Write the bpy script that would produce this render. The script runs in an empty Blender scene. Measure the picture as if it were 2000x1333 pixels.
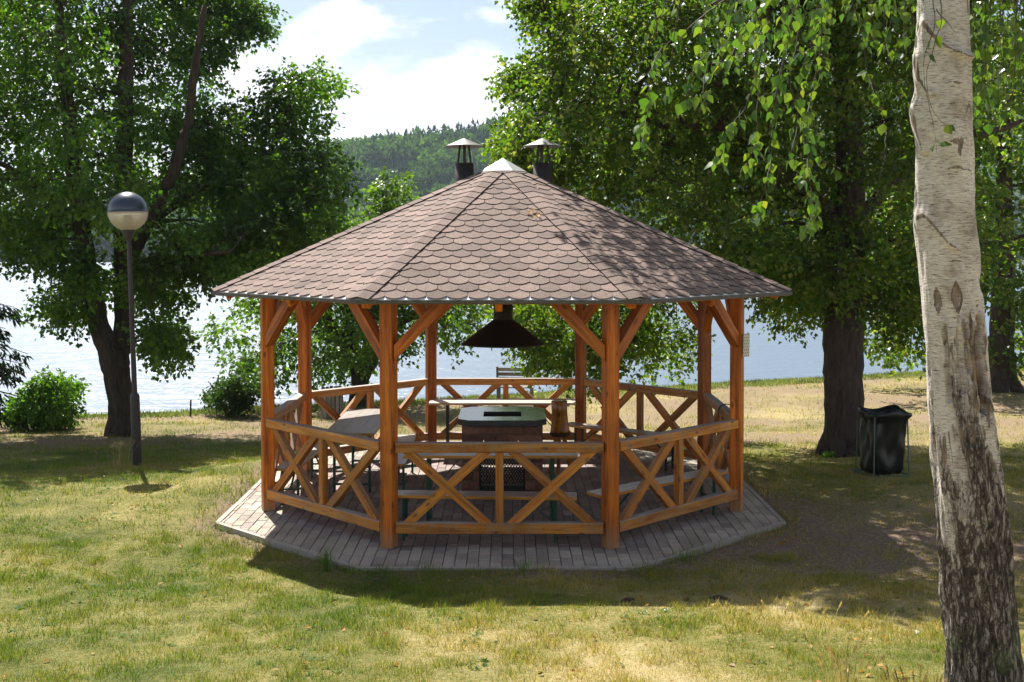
import bpy, math, random
import numpy as np
from mathutils import Vector, Matrix
R = math.radians
rng = np.random.default_rng(7)
random.seed(7)
scene = bpy.context.scene
COL = scene.collection

# ------------------------------------------------------------------ camera, sky, sun
CAM = (0.0536, -13.6795, 3.0035)
FPX = 2177.8
cam_d = bpy.data.cameras.new('camera')
cam = bpy.data.objects.new('camera', cam_d)
COL.objects.link(cam)
cam.location = CAM
PITCH, YAW = R(1.624), R(0.225)
cam.rotation_euler = (R(90) - PITCH, 0, -YAW)
cam_d.sensor_fit = 'HORIZONTAL'
cam_d.sensor_width = 36
cam_d.lens = FPX / 2000 * 36
cam_d.shift_y = -124.69 / 2000
cam_d.clip_start = 0.05
cam_d.clip_end = 6000
scene.camera = cam

SUN_EL, SUN_AZ = R(50.8), R(-23.0)          # azimuth from +Y, negative is left
SUN_TO = Vector((math.sin(SUN_AZ) * math.cos(SUN_EL), math.cos(SUN_AZ) * math.cos(SUN_EL), math.sin(SUN_EL)))
sun_d = bpy.data.lights.new('sun', 'SUN')
sun_d.energy = 5.0
sun_d.angle = R(0.53)
sun_d.color = (1.0, 0.955, 0.88)
sun = bpy.data.objects.new('sun', sun_d)
COL.objects.link(sun)
sun.rotation_euler = SUN_TO.to_track_quat('Z', 'Y').to_euler()
sun.location = SUN_TO * 60

w = bpy.data.worlds.new('World')
scene.world = w
w.use_nodes = True
nt = w.node_tree
nt.nodes.clear()
def N(nt, t, **kw):
    n = nt.nodes.new(t)
    for k, v in kw.items():
        if k.startswith('i_'):
            k = k[2:]
            n.inputs[int(k) if k.isdigit() else k.replace('_', ' ')].default_value = v
        else:
            setattr(n, k, v)
    return n
def L(nt, a, b):
    nt.links.new(a, b)
def ramp(nt, fac, stops, interp='LINEAR'):
    n = nt.nodes.new('ShaderNodeValToRGB')
    cr = n.color_ramp
    cr.interpolation = interp
    while len(cr.elements) < len(stops):
        cr.elements.new(0.5)
    for e, (p, c) in zip(cr.elements, stops):
        e.position = p
        e.color = (*c, 1) if not isinstance(c, (int, float)) else (c, c, c, 1)
    L(nt, fac, n.inputs[0])
    return n.outputs[0]
def math_(nt, op, a, b=None, clamp=False):
    n = nt.nodes.new('ShaderNodeMath')
    n.operation = op
    n.use_clamp = clamp
    for i, x in enumerate((a, b)):
        if x is None:
            continue
        if isinstance(x, (int, float)):
            n.inputs[i].default_value = x
        else:
            L(nt, x, n.inputs[i])
    return n.outputs[0]
def mixc(nt, fac, a, b, blend='MIX'):
    n = nt.nodes.new('ShaderNodeMix')
    n.data_type = 'RGBA'
    n.blend_type = blend
    for i, x in ((0, fac), (6, a), (7, b)):
        if isinstance(x, (int, float)):
            n.inputs[i].default_value = x
        elif isinstance(x, tuple):
            n.inputs[i].default_value = (*x, 1) if len(x) == 3 else x
        else:
            L(nt, x, n.inputs[i])
    return n.outputs[2]

sky = N(nt, 'ShaderNodeTexSky', sky_type='NISHITA', sun_disc=False, sun_elevation=SUN_EL, sun_rotation=SUN_AZ,
        altitude=300, air_density=1.0, dust_density=1.6, ozone_density=1.0)
tc = N(nt, 'ShaderNodeTexCoord')
mp = N(nt, 'ShaderNodeMapping')
mp.inputs['Location'].default_value = (0.37, 0.1, 0.02)
mp.inputs['Scale'].default_value = (1, 1, 2.1)
L(nt, tc.outputs['Generated'], mp.inputs[0])
n1 = N(nt, 'ShaderNodeTexNoise', i_Scale=7.5, i_Detail=9.0, i_Roughness=0.52, i_Distortion=0.15)
L(nt, mp.outputs[0], n1.inputs[0])
sep = N(nt, 'ShaderNodeSeparateXYZ')
L(nt, tc.outputs['Generated'], sep.inputs[0])
elev = ramp(nt, sep.outputs[2], [(0.0, 0.26), (0.09, 0.22), (0.17, 0.10), (0.4, 0.02), (0.8, 0.0)])
cov = math_(nt, 'ADD', n1.outputs[0], math_(nt, 'SUBTRACT', elev, 0.10))
mask = ramp(nt, cov, [(0.44, 0.0), (0.545, 1.0)], 'EASE')
n2 = N(nt, 'ShaderNodeTexNoise', i_Scale=16.0, i_Detail=5.0)
L(nt, mp.outputs[0], n2.inputs[0])
cshade = ramp(nt, n2.outputs[0], [(0.38, (8.2, 8.8, 9.6)), (0.56, (11.4, 11.5, 11.6))])
skyc = mixc(nt, mask, sky.outputs[0], cshade)
bg = N(nt, 'ShaderNodeBackground', i_Strength=0.05)
L(nt, skyc, bg.inputs[0])
wo = N(nt, 'ShaderNodeOutputWorld')
L(nt, bg.outputs[0], wo.inputs[0])

vs = scene.view_settings
vs.view_transform = 'Standard'
vs.look = 'None'
vs.exposure = 1.32
vs.gamma = 1.0
vs.use_curve_mapping = False
scene.cycles.use_denoising = True
scene.cycles.denoiser = 'OPENIMAGEDENOISE'
scene.cycles.denoising_input_passes = 'RGB_ALBEDO_NORMAL'
scene.cycles.denoising_prefilter = 'NONE'
scene.cycles.use_adaptive_sampling = False
scene.cycles.max_bounces = 8
scene.cycles.transparent_max_bounces = 12
scene.cycles.sample_clamp_indirect = 6.0

# ------------------------------------------------------------------ helpers
def tag(o, label=None, cat=None, group=None, kind=None):
    for k, v in (('label', label), ('category', cat), ('group', group), ('kind', kind)):
        if v:
            o[k] = v
    return o
def empty(name, loc=(0, 0, 0), rot=(0, 0, 0)):
    o = bpy.data.objects.new(name, None)
    o.empty_display_size = 0.2
    o.location = loc
    o.rotation_euler = rot
    COL.objects.link(o)
    return o
def thing(name, label, cat, loc=(0, 0, 0), rot=(0, 0, 0), group=None):
    return tag(empty(name, loc, rot), label, cat, group)
def link(name, me, parent=None, M=None):
    o = bpy.data.objects.new(name, me)
    if parent:
        o.parent = parent
    if M is not None:
        o.matrix_local = M
    COL.objects.link(o)
    return o
def pymesh(name, v, f, mats, smooth=False, midx=None):
    me = bpy.data.meshes.new(name)
    me.from_pydata([tuple(map(float, p)) for p in v], [], f)
    for m in (mats if isinstance(mats, (list, tuple)) else [mats]):
        me.materials.append(m)
    if midx is not None:
        me.polygons.foreach_set('material_index', midx)
    if smooth:
        me.polygons.foreach_set('use_smooth', [True] * len(me.polygons))
    me.update()
    return me
def npmesh(name, v, f, mats, smooth=False, midx=None):
    """v (n,3) array; f (m,k) array of equal-sided faces"""
    me = bpy.data.meshes.new(name)
    v = np.asarray(v, np.float32)
    f = np.asarray(f, np.int32)
    k = f.shape[1]
    me.vertices.add(len(v))
    me.vertices.foreach_set('co', v.ravel())
    me.loops.add(f.size)
    me.loops.foreach_set('vertex_index', f.ravel())
    me.polygons.add(len(f))
    me.polygons.foreach_set('loop_start', np.arange(len(f), dtype=np.int32) * k)
    for m in (mats if isinstance(mats, (list, tuple)) else [mats]):
        me.materials.append(m)
    if midx is not None:
        me.polygons.foreach_set('material_index', np.asarray(midx, np.int32))
    me.polygons.foreach_set('use_smooth', np.full(len(f), smooth))
    me.update(calc_edges=True)
    return me
def frame(o, x, z):
    """matrix with local X along x and local Z near z at origin o"""
    x = Vector(x).normalized()
    z = Vector(z)
    z = (z - x * z.dot(x)).normalized()
    y = z.cross(x)
    return Matrix(((x.x, y.x, z.x, o[0]), (x.y, y.y, z.y, o[1]), (x.z, y.z, z.z, o[2]), (0, 0, 0, 1)))
_beams = {}
def beam_mesh(name, Ln, wy, wz, m, c=0.006):
    key = (name, round(Ln, 3), wy, wz, m.name, c)
    if key in _beams:
        return _beams[key]
    a, b, h = wy / 2, wz / 2, Ln / 2
    sec = [(-a + c, -b), (a - c, -b), (a, -b + c), (a, b - c), (a - c, b), (-a + c, b), (-a, b - c), (-a, -b + c)]
    v = [(-h, *p) for p in sec] + [(h, *p) for p in sec]
    f = [[i, (i + 1) % 8, 8 + (i + 1) % 8, 8 + i] for i in range(8)]
    f = [q[::-1] for q in f] + [list(range(8)), list(range(15, 7, -1))]
    f = [list(reversed(q)) for q in f]
    me = pymesh(name, v, f, m)
    _beams[key] = me
    return me
def beam(name, p0, p1, wy, wz, m, parent=None, up=(0, 0, 1), c=0.006):
    p0, p1 = Vector(p0), Vector(p1)
    me = beam_mesh(name, (p1 - p0).length, wy, wz, m, c)
    return link(name, me, parent, frame((p0 + p1) / 2, p1 - p0, up))
def box_v(x0, x1, y0, y1, z0, z1):
    v = [(x, y, z) for z in (z0, z1) for y in (y0, y1) for x in (x0, x1)]
    f = [[0, 2, 3, 1], [4, 5, 7, 6], [0, 1, 5, 4], [2, 6, 7, 3], [0, 4, 6, 2], [1, 3, 7, 5]]
    return v, f
def merge(parts):
    v, f = [], []
    for a, b in parts:
        k = len(v)
        v += list(a)
        f += [[i + k for i in q] for q in b]
    return v, f
def tube(pts, rad, n=8, cap=True):
    pts = [Vector(p) for p in pts]
    if isinstance(rad, (int, float)):
        rad = [rad] * len(pts)
    v, f = [], []
    ref = Vector((0.31, 0.17, 0.93))
    for i, p in enumerate(pts):
        t = (pts[min(i + 1, len(pts) - 1)] - pts[max(i - 1, 0)]).normalized()
        a = t.cross(ref if abs(t.dot(ref)) < 0.95 else Vector((1, 0, 0))).normalized()
        b = t.cross(a)
        for k in range(n):
            q = 2 * math.pi * k / n
            v.append(p + (a * math.cos(q) + b * math.sin(q)) * rad[i])
    for i in range(len(pts) - 1):
        for k in range(n):
            f.append([i * n + k, i * n + (k + 1) % n, (i + 1) * n + (k + 1) % n, (i + 1) * n + k])
    if cap:
        f.append(list(range(n))[::-1])
        f.append(list(range((len(pts) - 1) * n, len(pts) * n)))
    return v, f
def lathe(prof, n=32):
    v, f = [], []
    for r, z in prof:
        for k in range(n):
            a = 2 * math.pi * k / n
            v.append((r * math.cos(a), r * math.sin(a), z))
    for i in range(len(prof) - 1):
        for k in range(n):
            f.append([i * n + k, i * n + (k + 1) % n, (i + 1) * n + (k + 1) % n, (i + 1) * n + k])
    return v, f
def spline(pts, n):
    """Catmull-Rom through points (each row any width)"""
    p = np.asarray(pts, float)
    p = np.vstack([2 * p[0] - p[1], p, 2 * p[-1] - p[-2]])
    out = []
    m = len(p) - 3
    for t in np.linspace(0, m - 1e-6, n):
        i = int(t)
        u = t - i
        a, b, c, d = p[i:i + 4]
        out.append(0.5 * ((2 * b) + (c - a) * u + (2 * a - 5 * b + 4 * c - d) * u * u + (-a + 3 * b - 3 * c + d) * u ** 3))
    return np.array(out)
def clip_poly(poly, a, b):
    """keep the part of poly left of the line a->b"""
    out = []
    dx, dy = b[0] - a[0], b[1] - a[1]
    s = [dx * (p[1] - a[1]) - dy * (p[0] - a[0]) for p in poly]
    for i in range(len(poly)):
        j = (i + 1) % len(poly)
        if s[i] >= 0:
            out.append(poly[i])
        if (s[i] >= 0) != (s[j] >= 0):
            t = s[i] / (s[i] - s[j])
            out.append((poly[i][0] + t * (poly[j][0] - poly[i][0]), poly[i][1] + t * (poly[j][1] - poly[i][1])))
    return out
def area(poly):
    return 0.5 * sum(poly[i][0] * poly[(i + 1) % len(poly)][1] - poly[(i + 1) % len(poly)][0] * poly[i][1] for i in range(len(poly)))
def at(u, v, Y):
    """the point of the place at depth Y seen at (u, v) of the 2000 px wide photograph"""
    x, up = (u - 1000) / FPX, -(v - 541.8) / FPX
    y = math.cos(PITCH) + up * math.sin(PITCH)
    z = -math.sin(PITCH) + up * math.cos(PITCH)
    X = x * math.cos(YAW) + y * math.sin(YAW)
    yy = -x * math.sin(YAW) + y * math.cos(YAW)
    t = (Y - CAM[1]) / yy
    return np.array((CAM[0] + X * t, Y, CAM[2] + z * t))
# smooth value noise for shaping geometry
_perm = rng.random((64, 64, 8))
def vnoise(x, y, s=1.0, ch=0):
    x = np.asarray(x, float) / s + 100.5
    y = np.asarray(y, float) / s + 100.5
    i, j = np.floor(x).astype(int), np.floor(y).astype(int)
    u, v = x - i, y - j
    u, v = u * u * (3 - 2 * u), v * v * (3 - 2 * v)
    g = lambda a, b: _perm[a % 64, b % 64, ch]
    return (g(i, j) * (1 - u) + g(i + 1, j) * u) * (1 - v) + (g(i, j + 1) * (1 - u) + g(i + 1, j + 1) * u) * v

# ------------------------------------------------------------------ materials
def material(name):
    m = bpy.data.materials.new(name)
    m.use_nodes = True
    nt = m.node_tree
    return m, nt, nt.nodes['Principled BSDF'], nt.nodes['Material Output']
def bump(nt, h, bs, strength=0.3, dist=0.01):
    b = N(nt, 'ShaderNodeBump', i_Strength=strength, i_Distance=dist)
    L(nt, h, b.inputs['Height'])
    L(nt, b.outputs[0], bs.inputs['Normal'])
def simple(name, col, rough=0.5, metal=0.0, spec=0.5, noise=0.0, nscale=20.0):
    m, nt, bs, out = material(name)
    bs.inputs['Base Color'].default_value = (*col, 1)
    bs.inputs['Roughness'].default_value = rough
    bs.inputs['Metallic'].default_value = metal
    bs.inputs['Specular IOR Level'].default_value = spec
    if noise:
        tc = N(nt, 'ShaderNodeTexCoord')
        n = N(nt, 'ShaderNodeTexNoise', i_Scale=nscale, i_Detail=6.0, i_Roughness=0.65)
        L(nt, tc.outputs['Object'], n.inputs[0])
        lo = tuple(c * (1 - noise) for c in col)
        hi = tuple(min(1, c * (1 + noise)) for c in col)
        L(nt, ramp(nt, n.outputs[0], [(0.3, lo), (0.7, hi)]), bs.inputs['Base Color'])
        bump(nt, n.outputs[0], bs, 0.15, 0.004)
    return m
def wood(name, dark, mid, light, weather=0.0, wcol=(0.30, 0.28, 0.265), rough=0.5, worn=0.0, knots=True, feet=False):
    m, nt, bs, out = material(name)
    tc = N(nt, 'ShaderNodeTexCoord')
    oi = N(nt, 'ShaderNodeObjectInfo')
    off = math_(nt, 'MULTIPLY', oi.outputs['Random'], 37.0)
    va = N(nt, 'ShaderNodeVectorMath', operation='ADD')
    L(nt, tc.outputs['Object'], va.inputs[0])
    L(nt, off, va.inputs[1])
    mp = N(nt, 'ShaderNodeMapping')
    mp.inputs['Scale'].default_value = (1.6, 26, 26)
    L(nt, va.outputs[0], mp.inputs[0])
    g = N(nt, 'ShaderNodeTexNoise', i_Scale=1.0, i_Detail=7.0, i_Roughness=0.62, i_Distortion=0.5)
    L(nt, mp.outputs[0], g.inputs[0])
    c = ramp(nt, g.outputs[0], [(0.30, dark), (0.47, mid), (0.70, light)])
    # broad tone changes
    b = N(nt, 'ShaderNodeTexNoise', i_Scale=2.3, i_Detail=3.0)
    L(nt, va.outputs[0], b.inputs[0])
    tone = ramp(nt, b.outputs[0], [(0.3, 0.68), (0.7, 1.18)])
    c = mixc(nt, 1.0, c, tone, 'MULTIPLY')
    ms = N(nt, 'ShaderNodeMapping')
    ms.inputs['Scale'].default_value = (0.9, 15, 15)
    L(nt, va.outputs[0], ms.inputs[0])
    sk = N(nt, 'ShaderNodeTexNoise', i_Scale=1.0, i_Detail=4.0, i_Roughness=0.6)
    L(nt, ms.outputs[0], sk.inputs[0])
    c = mixc(nt, 1.0, c, ramp(nt, sk.outputs[0], [(0.32, 0.62), (0.5, 1.0), (0.68, 1.14)]), 'MULTIPLY')
    # fine drying cracks along the grain
    mc = N(nt, 'ShaderNodeMapping')
    mc.inputs['Scale'].default_value = (1.1, 34, 34)
    L(nt, va.outputs[0], mc.inputs[0])
    ck = N(nt, 'ShaderNodeTexVoronoi', feature='DISTANCE_TO_EDGE', i_Scale=1.0)
    L(nt, mc.outputs[0], ck.inputs[0])
    ckm = math_(nt, 'MULTIPLY', ramp(nt, ck.outputs[0], [(0.0, 1.0), (0.05, 0.0)]), ramp(nt, b.outputs[0], [(0.5, 0.0), (0.6, 0.6)]))
    c = mixc(nt, ckm, c, tuple(x * 0.2 for x in dark))
    if feet:
        gp_ = N(nt, 'ShaderNodeNewGeometry')
        sz = N(nt, 'ShaderNodeSeparateXYZ')
        L(nt, gp_.outputs['Position'], sz.inputs[0])
        fm = ramp(nt, math_(nt, 'ADD', sz.outputs[2], math_(nt, 'MULTIPLY', math_(nt, 'SUBTRACT', sk.outputs[0], 0.5), 0.35)), [(0.02, 0.75), (0.28, 0.0)])
        c = mixc(nt, fm, c, (0.27, 0.165, 0.085))
    vary = math_(nt, 'ADD', math_(nt, 'MULTIPLY', oi.outputs['Random'], 0.5), 0.74)
    c = mixc(nt, 1.0, c, vary, 'MULTIPLY')
    if knots:
        mk = N(nt, 'ShaderNodeMapping')
        mk.inputs['Scale'].default_value = (4.2, 9, 9)
        L(nt, va.outputs[0], mk.inputs[0])
        vo = N(nt, 'ShaderNodeTexVoronoi', i_Scale=1.0)
        L(nt, mk.outputs[0], vo.inputs[0])
        k = ramp(nt, vo.outputs['Distance'], [(0.10, 1.0), (0.19, 0.0)])
        c = mixc(nt, math_(nt, 'MULTIPLY', k, 0.75), c, tuple(x * 0.32 for x in dark))
    if worn:
        wn = N(nt, 'ShaderNodeTexNoise', i_Scale=9.0, i_Detail=8.0, i_Roughness=0.75)
        L(nt, va.outputs[0], wn.inputs[0])
        k = ramp(nt, wn.outputs[0], [(0.47, 0.0), (0.62, 1.0)])
        c = mixc(nt, math_(nt, 'MULTIPLY', k, worn), c, (0.30, 0.215, 0.13))
    if weather:
        ge = N(nt, 'ShaderNodeNewGeometry')
        sp = N(nt, 'ShaderNodeSeparateXYZ')
        L(nt, ge.outputs['Normal'], sp.inputs[0])
        up = ramp(nt, sp.outputs[2], [(0.45, 0.0), (0.85, 1.0)])
        wn2 = ramp(nt, g.outputs[0], [(0.25, 0.55), (0.6, 1.0)])
        k = math_(nt, 'MULTIPLY', math_(nt, 'MULTIPLY', up, wn2), weather)
        wc = mixc(nt, g.outputs[0], tuple(x * 0.6 for x in wcol), tuple(x * 1.35 for x in wcol))
        c = mixc(nt, k, c, wc)
    L(nt, c, bs.inputs['Base Color'])
    bs.inputs['Roughness'].default_value = rough
    bs.inputs['Specular IOR Level'].default_value = 0.4
    bump(nt, g.outputs[0], bs, 0.35, 0.003)
    return m
M_post = wood('stained_post_wood', (0.24, 0.045, 0.003), (0.50, 0.120, 0.006), (0.68, 0.21, 0.012), 0.3, feet=True)
M_rail = wood('weathered_rail_wood', (0.25, 0.068, 0.008), (0.48, 0.165, 0.016), (0.60, 0.28, 0.050), 0.95, worn=0.55)
M_brace = wood('stained_brace_wood', (0.24, 0.062, 0.007), (0.47, 0.150, 0.013), (0.58, 0.25, 0.034), 0.6, (0.36, 0.29, 0.22), worn=0.25)
M_deck = wood('roof_board_wood', (0.17, 0.05, 0.012), (0.30, 0.10, 0.02), (0.40, 0.16, 0.04))
M_plank = wood('varnished_plank_wood', (0.36, 0.13, 0.02), (0.52, 0.23, 0.04), (0.62, 0.33, 0.08), 0.92, (0.42, 0.40, 0.40), rough=0.34, knots=False)
M_tablew = wood('worn_table_wood', (0.30, 0.12, 0.03), (0.45, 0.22, 0.06), (0.55, 0.32, 0.12), 0.97, (0.24, 0.225, 0.22), rough=0.38, worn=0.2, knots=False)
M_palew = wood('bleached_table_wood', (0.36, 0.20, 0.09), (0.50, 0.33, 0.18), (0.62, 0.45, 0.28), 0.9, (0.50, 0.44, 0.38), rough=0.45, knots=False)
M_log = wood('varnished_log_wood', (0.20, 0.04, 0.004), (0.45, 0.14, 0.010), (0.62, 0.28, 0.025), rough=0.2)
M_greyw = wood('silvered_slat_wood', (0.14, 0.125, 0.11), (0.25, 0.225, 0.20), (0.36, 0.33, 0.30), knots=False, rough=0.85)
M_legs = simple('dark_green_leg_paint', (0.012, 0.075, 0.052), 0.38)
M_legk = simple('black_leg_paint', (0.012, 0.013, 0.013), 0.45)
M_flue = simple('brown_black_flue_steel', (0.028, 0.021, 0.018), 0.5, 0.3, noise=0.25, nscale=8)
M_hood = simple('brown_hood_steel', (0.012, 0.007, 0.0055), 0.6, noise=0.3, nscale=6)
M_zinc = simple('grey_zinc_sheet', (0.36, 0.37, 0.37), 0.5, 0.4, noise=0.12, nscale=9)
M_capz = simple('pale_zinc_cowl', (0.10, 0.10, 0.09), 0.5, 0.3, noise=0.15, nscale=9)
M_white = simple('white_drip_sheet', (0.80, 0.80, 0.79), 0.45)
M_edge = simple('grey_brown_eave_sheet', (0.075, 0.065, 0.057), 0.6, noise=0.3, nscale=14)
M_slate = simple('dark_counter_slab', (0.035, 0.042, 0.046), 0.16, spec=0.6, noise=0.4, nscale=7)
M_iron = simple('black_iron', (0.014, 0.014, 0.014), 0.55)
M_soot = simple('sooty_lining', (0.02, 0.018, 0.016), 0.9)
M_mortar = simple('grey_mortar', (0.20, 0.17, 0.15), 0.9, noise=0.2, nscale=60)
M_kerb = simple('concrete_kerb', (0.33, 0.295, 0.25), 0.9, noise=0.22, nscale=22)
M_joint = simple('joint_sand', (0.085, 0.075, 0.062), 0.95, noise=0.3, nscale=40)
M_bitumen = simple('bitumen_edge', (0.018, 0.014, 0.012), 0.8)
M_bag = simple('black_bag_film', (0.009, 0.009, 0.010), 0.38, spec=0.5)
M_frame = simple('pale_green_frame_paint', (0.10, 0.15, 0.11), 0.65, noise=0.25)
M_pole = simple('brown_grey_pole_paint', (0.030, 0.025, 0.030), 0.5, noise=0.25, nscale=10)
M_dome = simple('dark_blue_dome', (0.010, 0.020, 0.042), 0.30, spec=0.9)
M_socket = simple('brown_socket', (0.10, 0.06, 0.03), 0.5)
M_strap = simple('black_strap', (0.012, 0.012, 0.014), 0.6)

def mottled(name, stops, scale, rough=0.9, bumpd=0.004, rand=0.35):
    """granular material whose tone differs a little per object and per piece"""
    m, nt, bs, out = material(name)
    tc = N(nt, 'ShaderNodeTexCoord')
    oi = N(nt, 'ShaderNodeObjectInfo')
    ge = N(nt, 'ShaderNodeNewGeometry')
    n = N(nt, 'ShaderNodeTexNoise', i_Scale=scale, i_Detail=5.0, i_Roughness=0.8)
    L(nt, ge.outputs['Position'], n.inputs[0])
    c = ramp(nt, n.outputs[0], stops)
    r = math_(nt, 'FRACT', math_(nt, 'ADD', math_(nt, 'MULTIPLY', ge.outputs['Random Per Island'], 5.37), math_(nt, 'MULTIPLY', oi.outputs['Random'], 7.1)))
    tone = math_(nt, 'ADD', math_(nt, 'MULTIPLY', r, rand), 1 - rand / 2)
    c = mixc(nt, 1.0, c, tone, 'MULTIPLY')
    n2 = N(nt, 'ShaderNodeTexNoise', i_Scale=1.7, i_Detail=4.0)
    L(nt, ge.outputs['Position'], n2.inputs[0])
    c = mixc(nt, 1.0, c, ramp(nt, n2.outputs[0], [(0.3, 0.78), (0.7, 1.15)]), 'MULTIPLY')
    L(nt, c, bs.inputs['Base Color'])
    bs.inputs['Roughness'].default_value = rough
    bs.inputs['Specular IOR Level'].default_value = 0.25
    bump(nt, n.outputs[0], bs, 0.5, bumpd)
    return m
M_shingle = mottled('brown_granule_shingle', [(0.33, (0.075, 0.050, 0.041)), (0.5, (0.170, 0.118, 0.099)), (0.68, (0.33, 0.25, 0.215))], 95, rand=0.42)
M_paver = mottled('grey_paver', [(0.3, (0.25, 0.212, 0.172)), (0.7, (0.44, 0.385, 0.32))], 70, rand=0.34)
M_paver_red = mottled('mauve_paver', [(0.3, (0.19, 0.148, 0.132)), (0.7, (0.35, 0.288, 0.262))], 70, rand=0.4)
M_brick = mottled('red_brown_block', [(0.3, (0.10, 0.046, 0.033)), (0.7, (0.27, 0.130, 0.090))], 28, rand=0.7, bumpd=0.012)

def leafmat(name, cols, trans, tfac=0.42, rough=0.42, tone=(0.58, 1.38), spec=0.45):
    m, nt, bs, out = material(name)
    ge = N(nt, 'ShaderNodeNewGeometry')
    oi = N(nt, 'ShaderNodeObjectInfo')
    r = math_(nt, 'FRACT', math_(nt, 'ADD', ge.outputs['Random Per Island'], math_(nt, 'MULTIPLY', oi.outputs['Random'], 3.7)))
    c = ramp(nt, r, cols)
    n = N(nt, 'ShaderNodeTexNoise', i_Scale=0.9, i_Detail=3.0)
    L(nt, ge.outputs['Position'], n.inputs[0])
    tn = ramp(nt, n.outputs[0], [(0.35, tone[0]), (0.65, tone[1])])
    c = mixc(nt, 1.0, c, tn, 'MULTIPLY')
    L(nt, c, bs.inputs['Base Color'])
    bs.inputs['Roughness'].default_value = rough
    bs.inputs['Specular IOR Level'].default_value = spec
    tr = N(nt, 'ShaderNodeBsdfTranslucent')
    tcol = mixc(nt, 1.0, c, trans, 'MULTIPLY')
    L(nt, tcol, tr.inputs[0])
    mx = N(nt, 'ShaderNodeMixShader', i_0=tfac)
    L(nt, bs.outputs[0], mx.inputs[1])
    L(nt, tr.outputs[0], mx.inputs[2])
    L(nt, mx.outputs[0], out.inputs[0])
    return m
M_maple = leafmat('maple_leaf', [(0.0, (0.030, 0.075, 0.010)), (0.5, (0.052, 0.112, 0.012)), (1.0, (0.095, 0.155, 0.016))], (2.1, 2.3, 0.8), 0.46)
M_linden = leafmat('linden_leaf', [(0.0, (0.034, 0.078, 0.010)), (0.45, (0.062, 0.115, 0.013)), (0.88, (0.115, 0.150, 0.018)), (0.95, (0.15, 0.17, 0.045)), (1.0, (0.24, 0.24, 0.09))], (2.0, 2.2, 0.8), 0.48)
M_orchard = leafmat('orchard_leaf', [(0.0, (0.035, 0.085, 0.012)), (1.0, (0.10, 0.17, 0.020))], (2.2, 2.2, 0.8))
M_bush = leafmat('bush_leaf', [(0.0, (0.035, 0.09, 0.012)), (1.0, (0.095, 0.175, 0.022))], (2.0, 2.2, 0.8), 0.45)
M_bdark = leafmat('dark_bush_leaf', [(0.0, (0.022, 0.055, 0.012)), (1.0, (0.055, 0.10, 0.018))], (1.6, 1.8, 0.8))
M_needle = leafmat('spruce_needle', [(0.0, (0.010, 0.028, 0.013)), (1.0, (0.026, 0.055, 0.022))], (1.2, 1.3, 0.9), 0.2)
M_birchl = leafmat('birch_leaf', [(0.0, (0.035, 0.085, 0.018)), (0.6, (0.068, 0.125, 0.020)), (0.96, (0.115, 0.165, 0.024)), (0.99, (0.13, 0.17, 0.024)), (1.0, (0.20, 0.17, 0.025))], (1.9, 2.0, 0.7), 0.42, 0.34, (0.85, 1.15))
M_far_con = leafmat('far_conifer', [(0.0, (0.014, 0.034, 0.020)), (1.0, (0.026, 0.056, 0.034))], (1.2, 1.3, 0.8), 0.15, 1.0, spec=0.0)
M_far_dec = leafmat('far_broadleaf', [(0.0, (0.034, 0.085, 0.022)), (1.0, (0.080, 0.145, 0.030))], (1.6, 1.7, 0.7), 0.3, 1.0, spec=0.0)
M_dry = leafmat('dry_leaf', [(0.0, (0.22, 0.10, 0.02)), (0.4, (0.32, 0.17, 0.035)), (0.75, (0.36, 0.24, 0.08)), (0.92, (0.42, 0.33, 0.10)), (1.0, (0.22, 0.28, 0.05))], (1.3, 1.2, 0.7), 0.25, spec=0.08)
M_weed = leafmat('weed_leaf', [(0.0, (0.05, 0.12, 0.018)), (1.0, (0.11, 0.19, 0.028))], (1.8, 1.9, 0.7), 0.35)
M_shore = leafmat('shore_grass_blade', [(0.0, (0.06, 0.10, 0.02)), (0.6, (0.12, 0.155, 0.035)), (1.0, (0.26, 0.22, 0.08))], (1.5, 1.6, 0.8), 0.3)
M_straw = leafmat('straw_stalk', [(0.0, (0.26, 0.18, 0.06)), (1.0, (0.50, 0.40, 0.18))], (1.2, 1.2, 0.8), 0.25)

def barkmat(name, a, b, scale=(9, 9, 1.6), disp=0.02):
    m, nt, bs, out = material(name)
    ge = N(nt, 'ShaderNodeNewGeometry')
    mp = N(nt, 'ShaderNodeMapping')
    mp.inputs['Scale'].default_value = scale
    L(nt, ge.outputs['Position'], mp.inputs[0])
    n = N(nt, 'ShaderNodeTexNoise', i_Scale=1.6, i_Detail=8.0, i_Roughness=0.7, i_Distortion=0.4)
    L(nt, mp.outputs[0], n.inputs[0])
    L(nt, ramp(nt, n.outputs[0], [(0.32, a), (0.68, b)]), bs.inputs['Base Color'])
    bs.inputs['Roughness'].default_value = 0.92
    bs.inputs['Specular IOR Level'].default_value = 0.2
    bump(nt, n.outputs[0], bs, 0.9, disp)
    return m
M_bark = barkmat('dark_bark', (0.022, 0.017, 0.013), (0.085, 0.066, 0.050))
M_bark2 = barkmat('linden_bark', (0.030, 0.022, 0.020), (0.105, 0.078, 0.066))
M_twig = simple('brown_twig', (0.055, 0.036, 0.022), 0.8)

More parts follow.
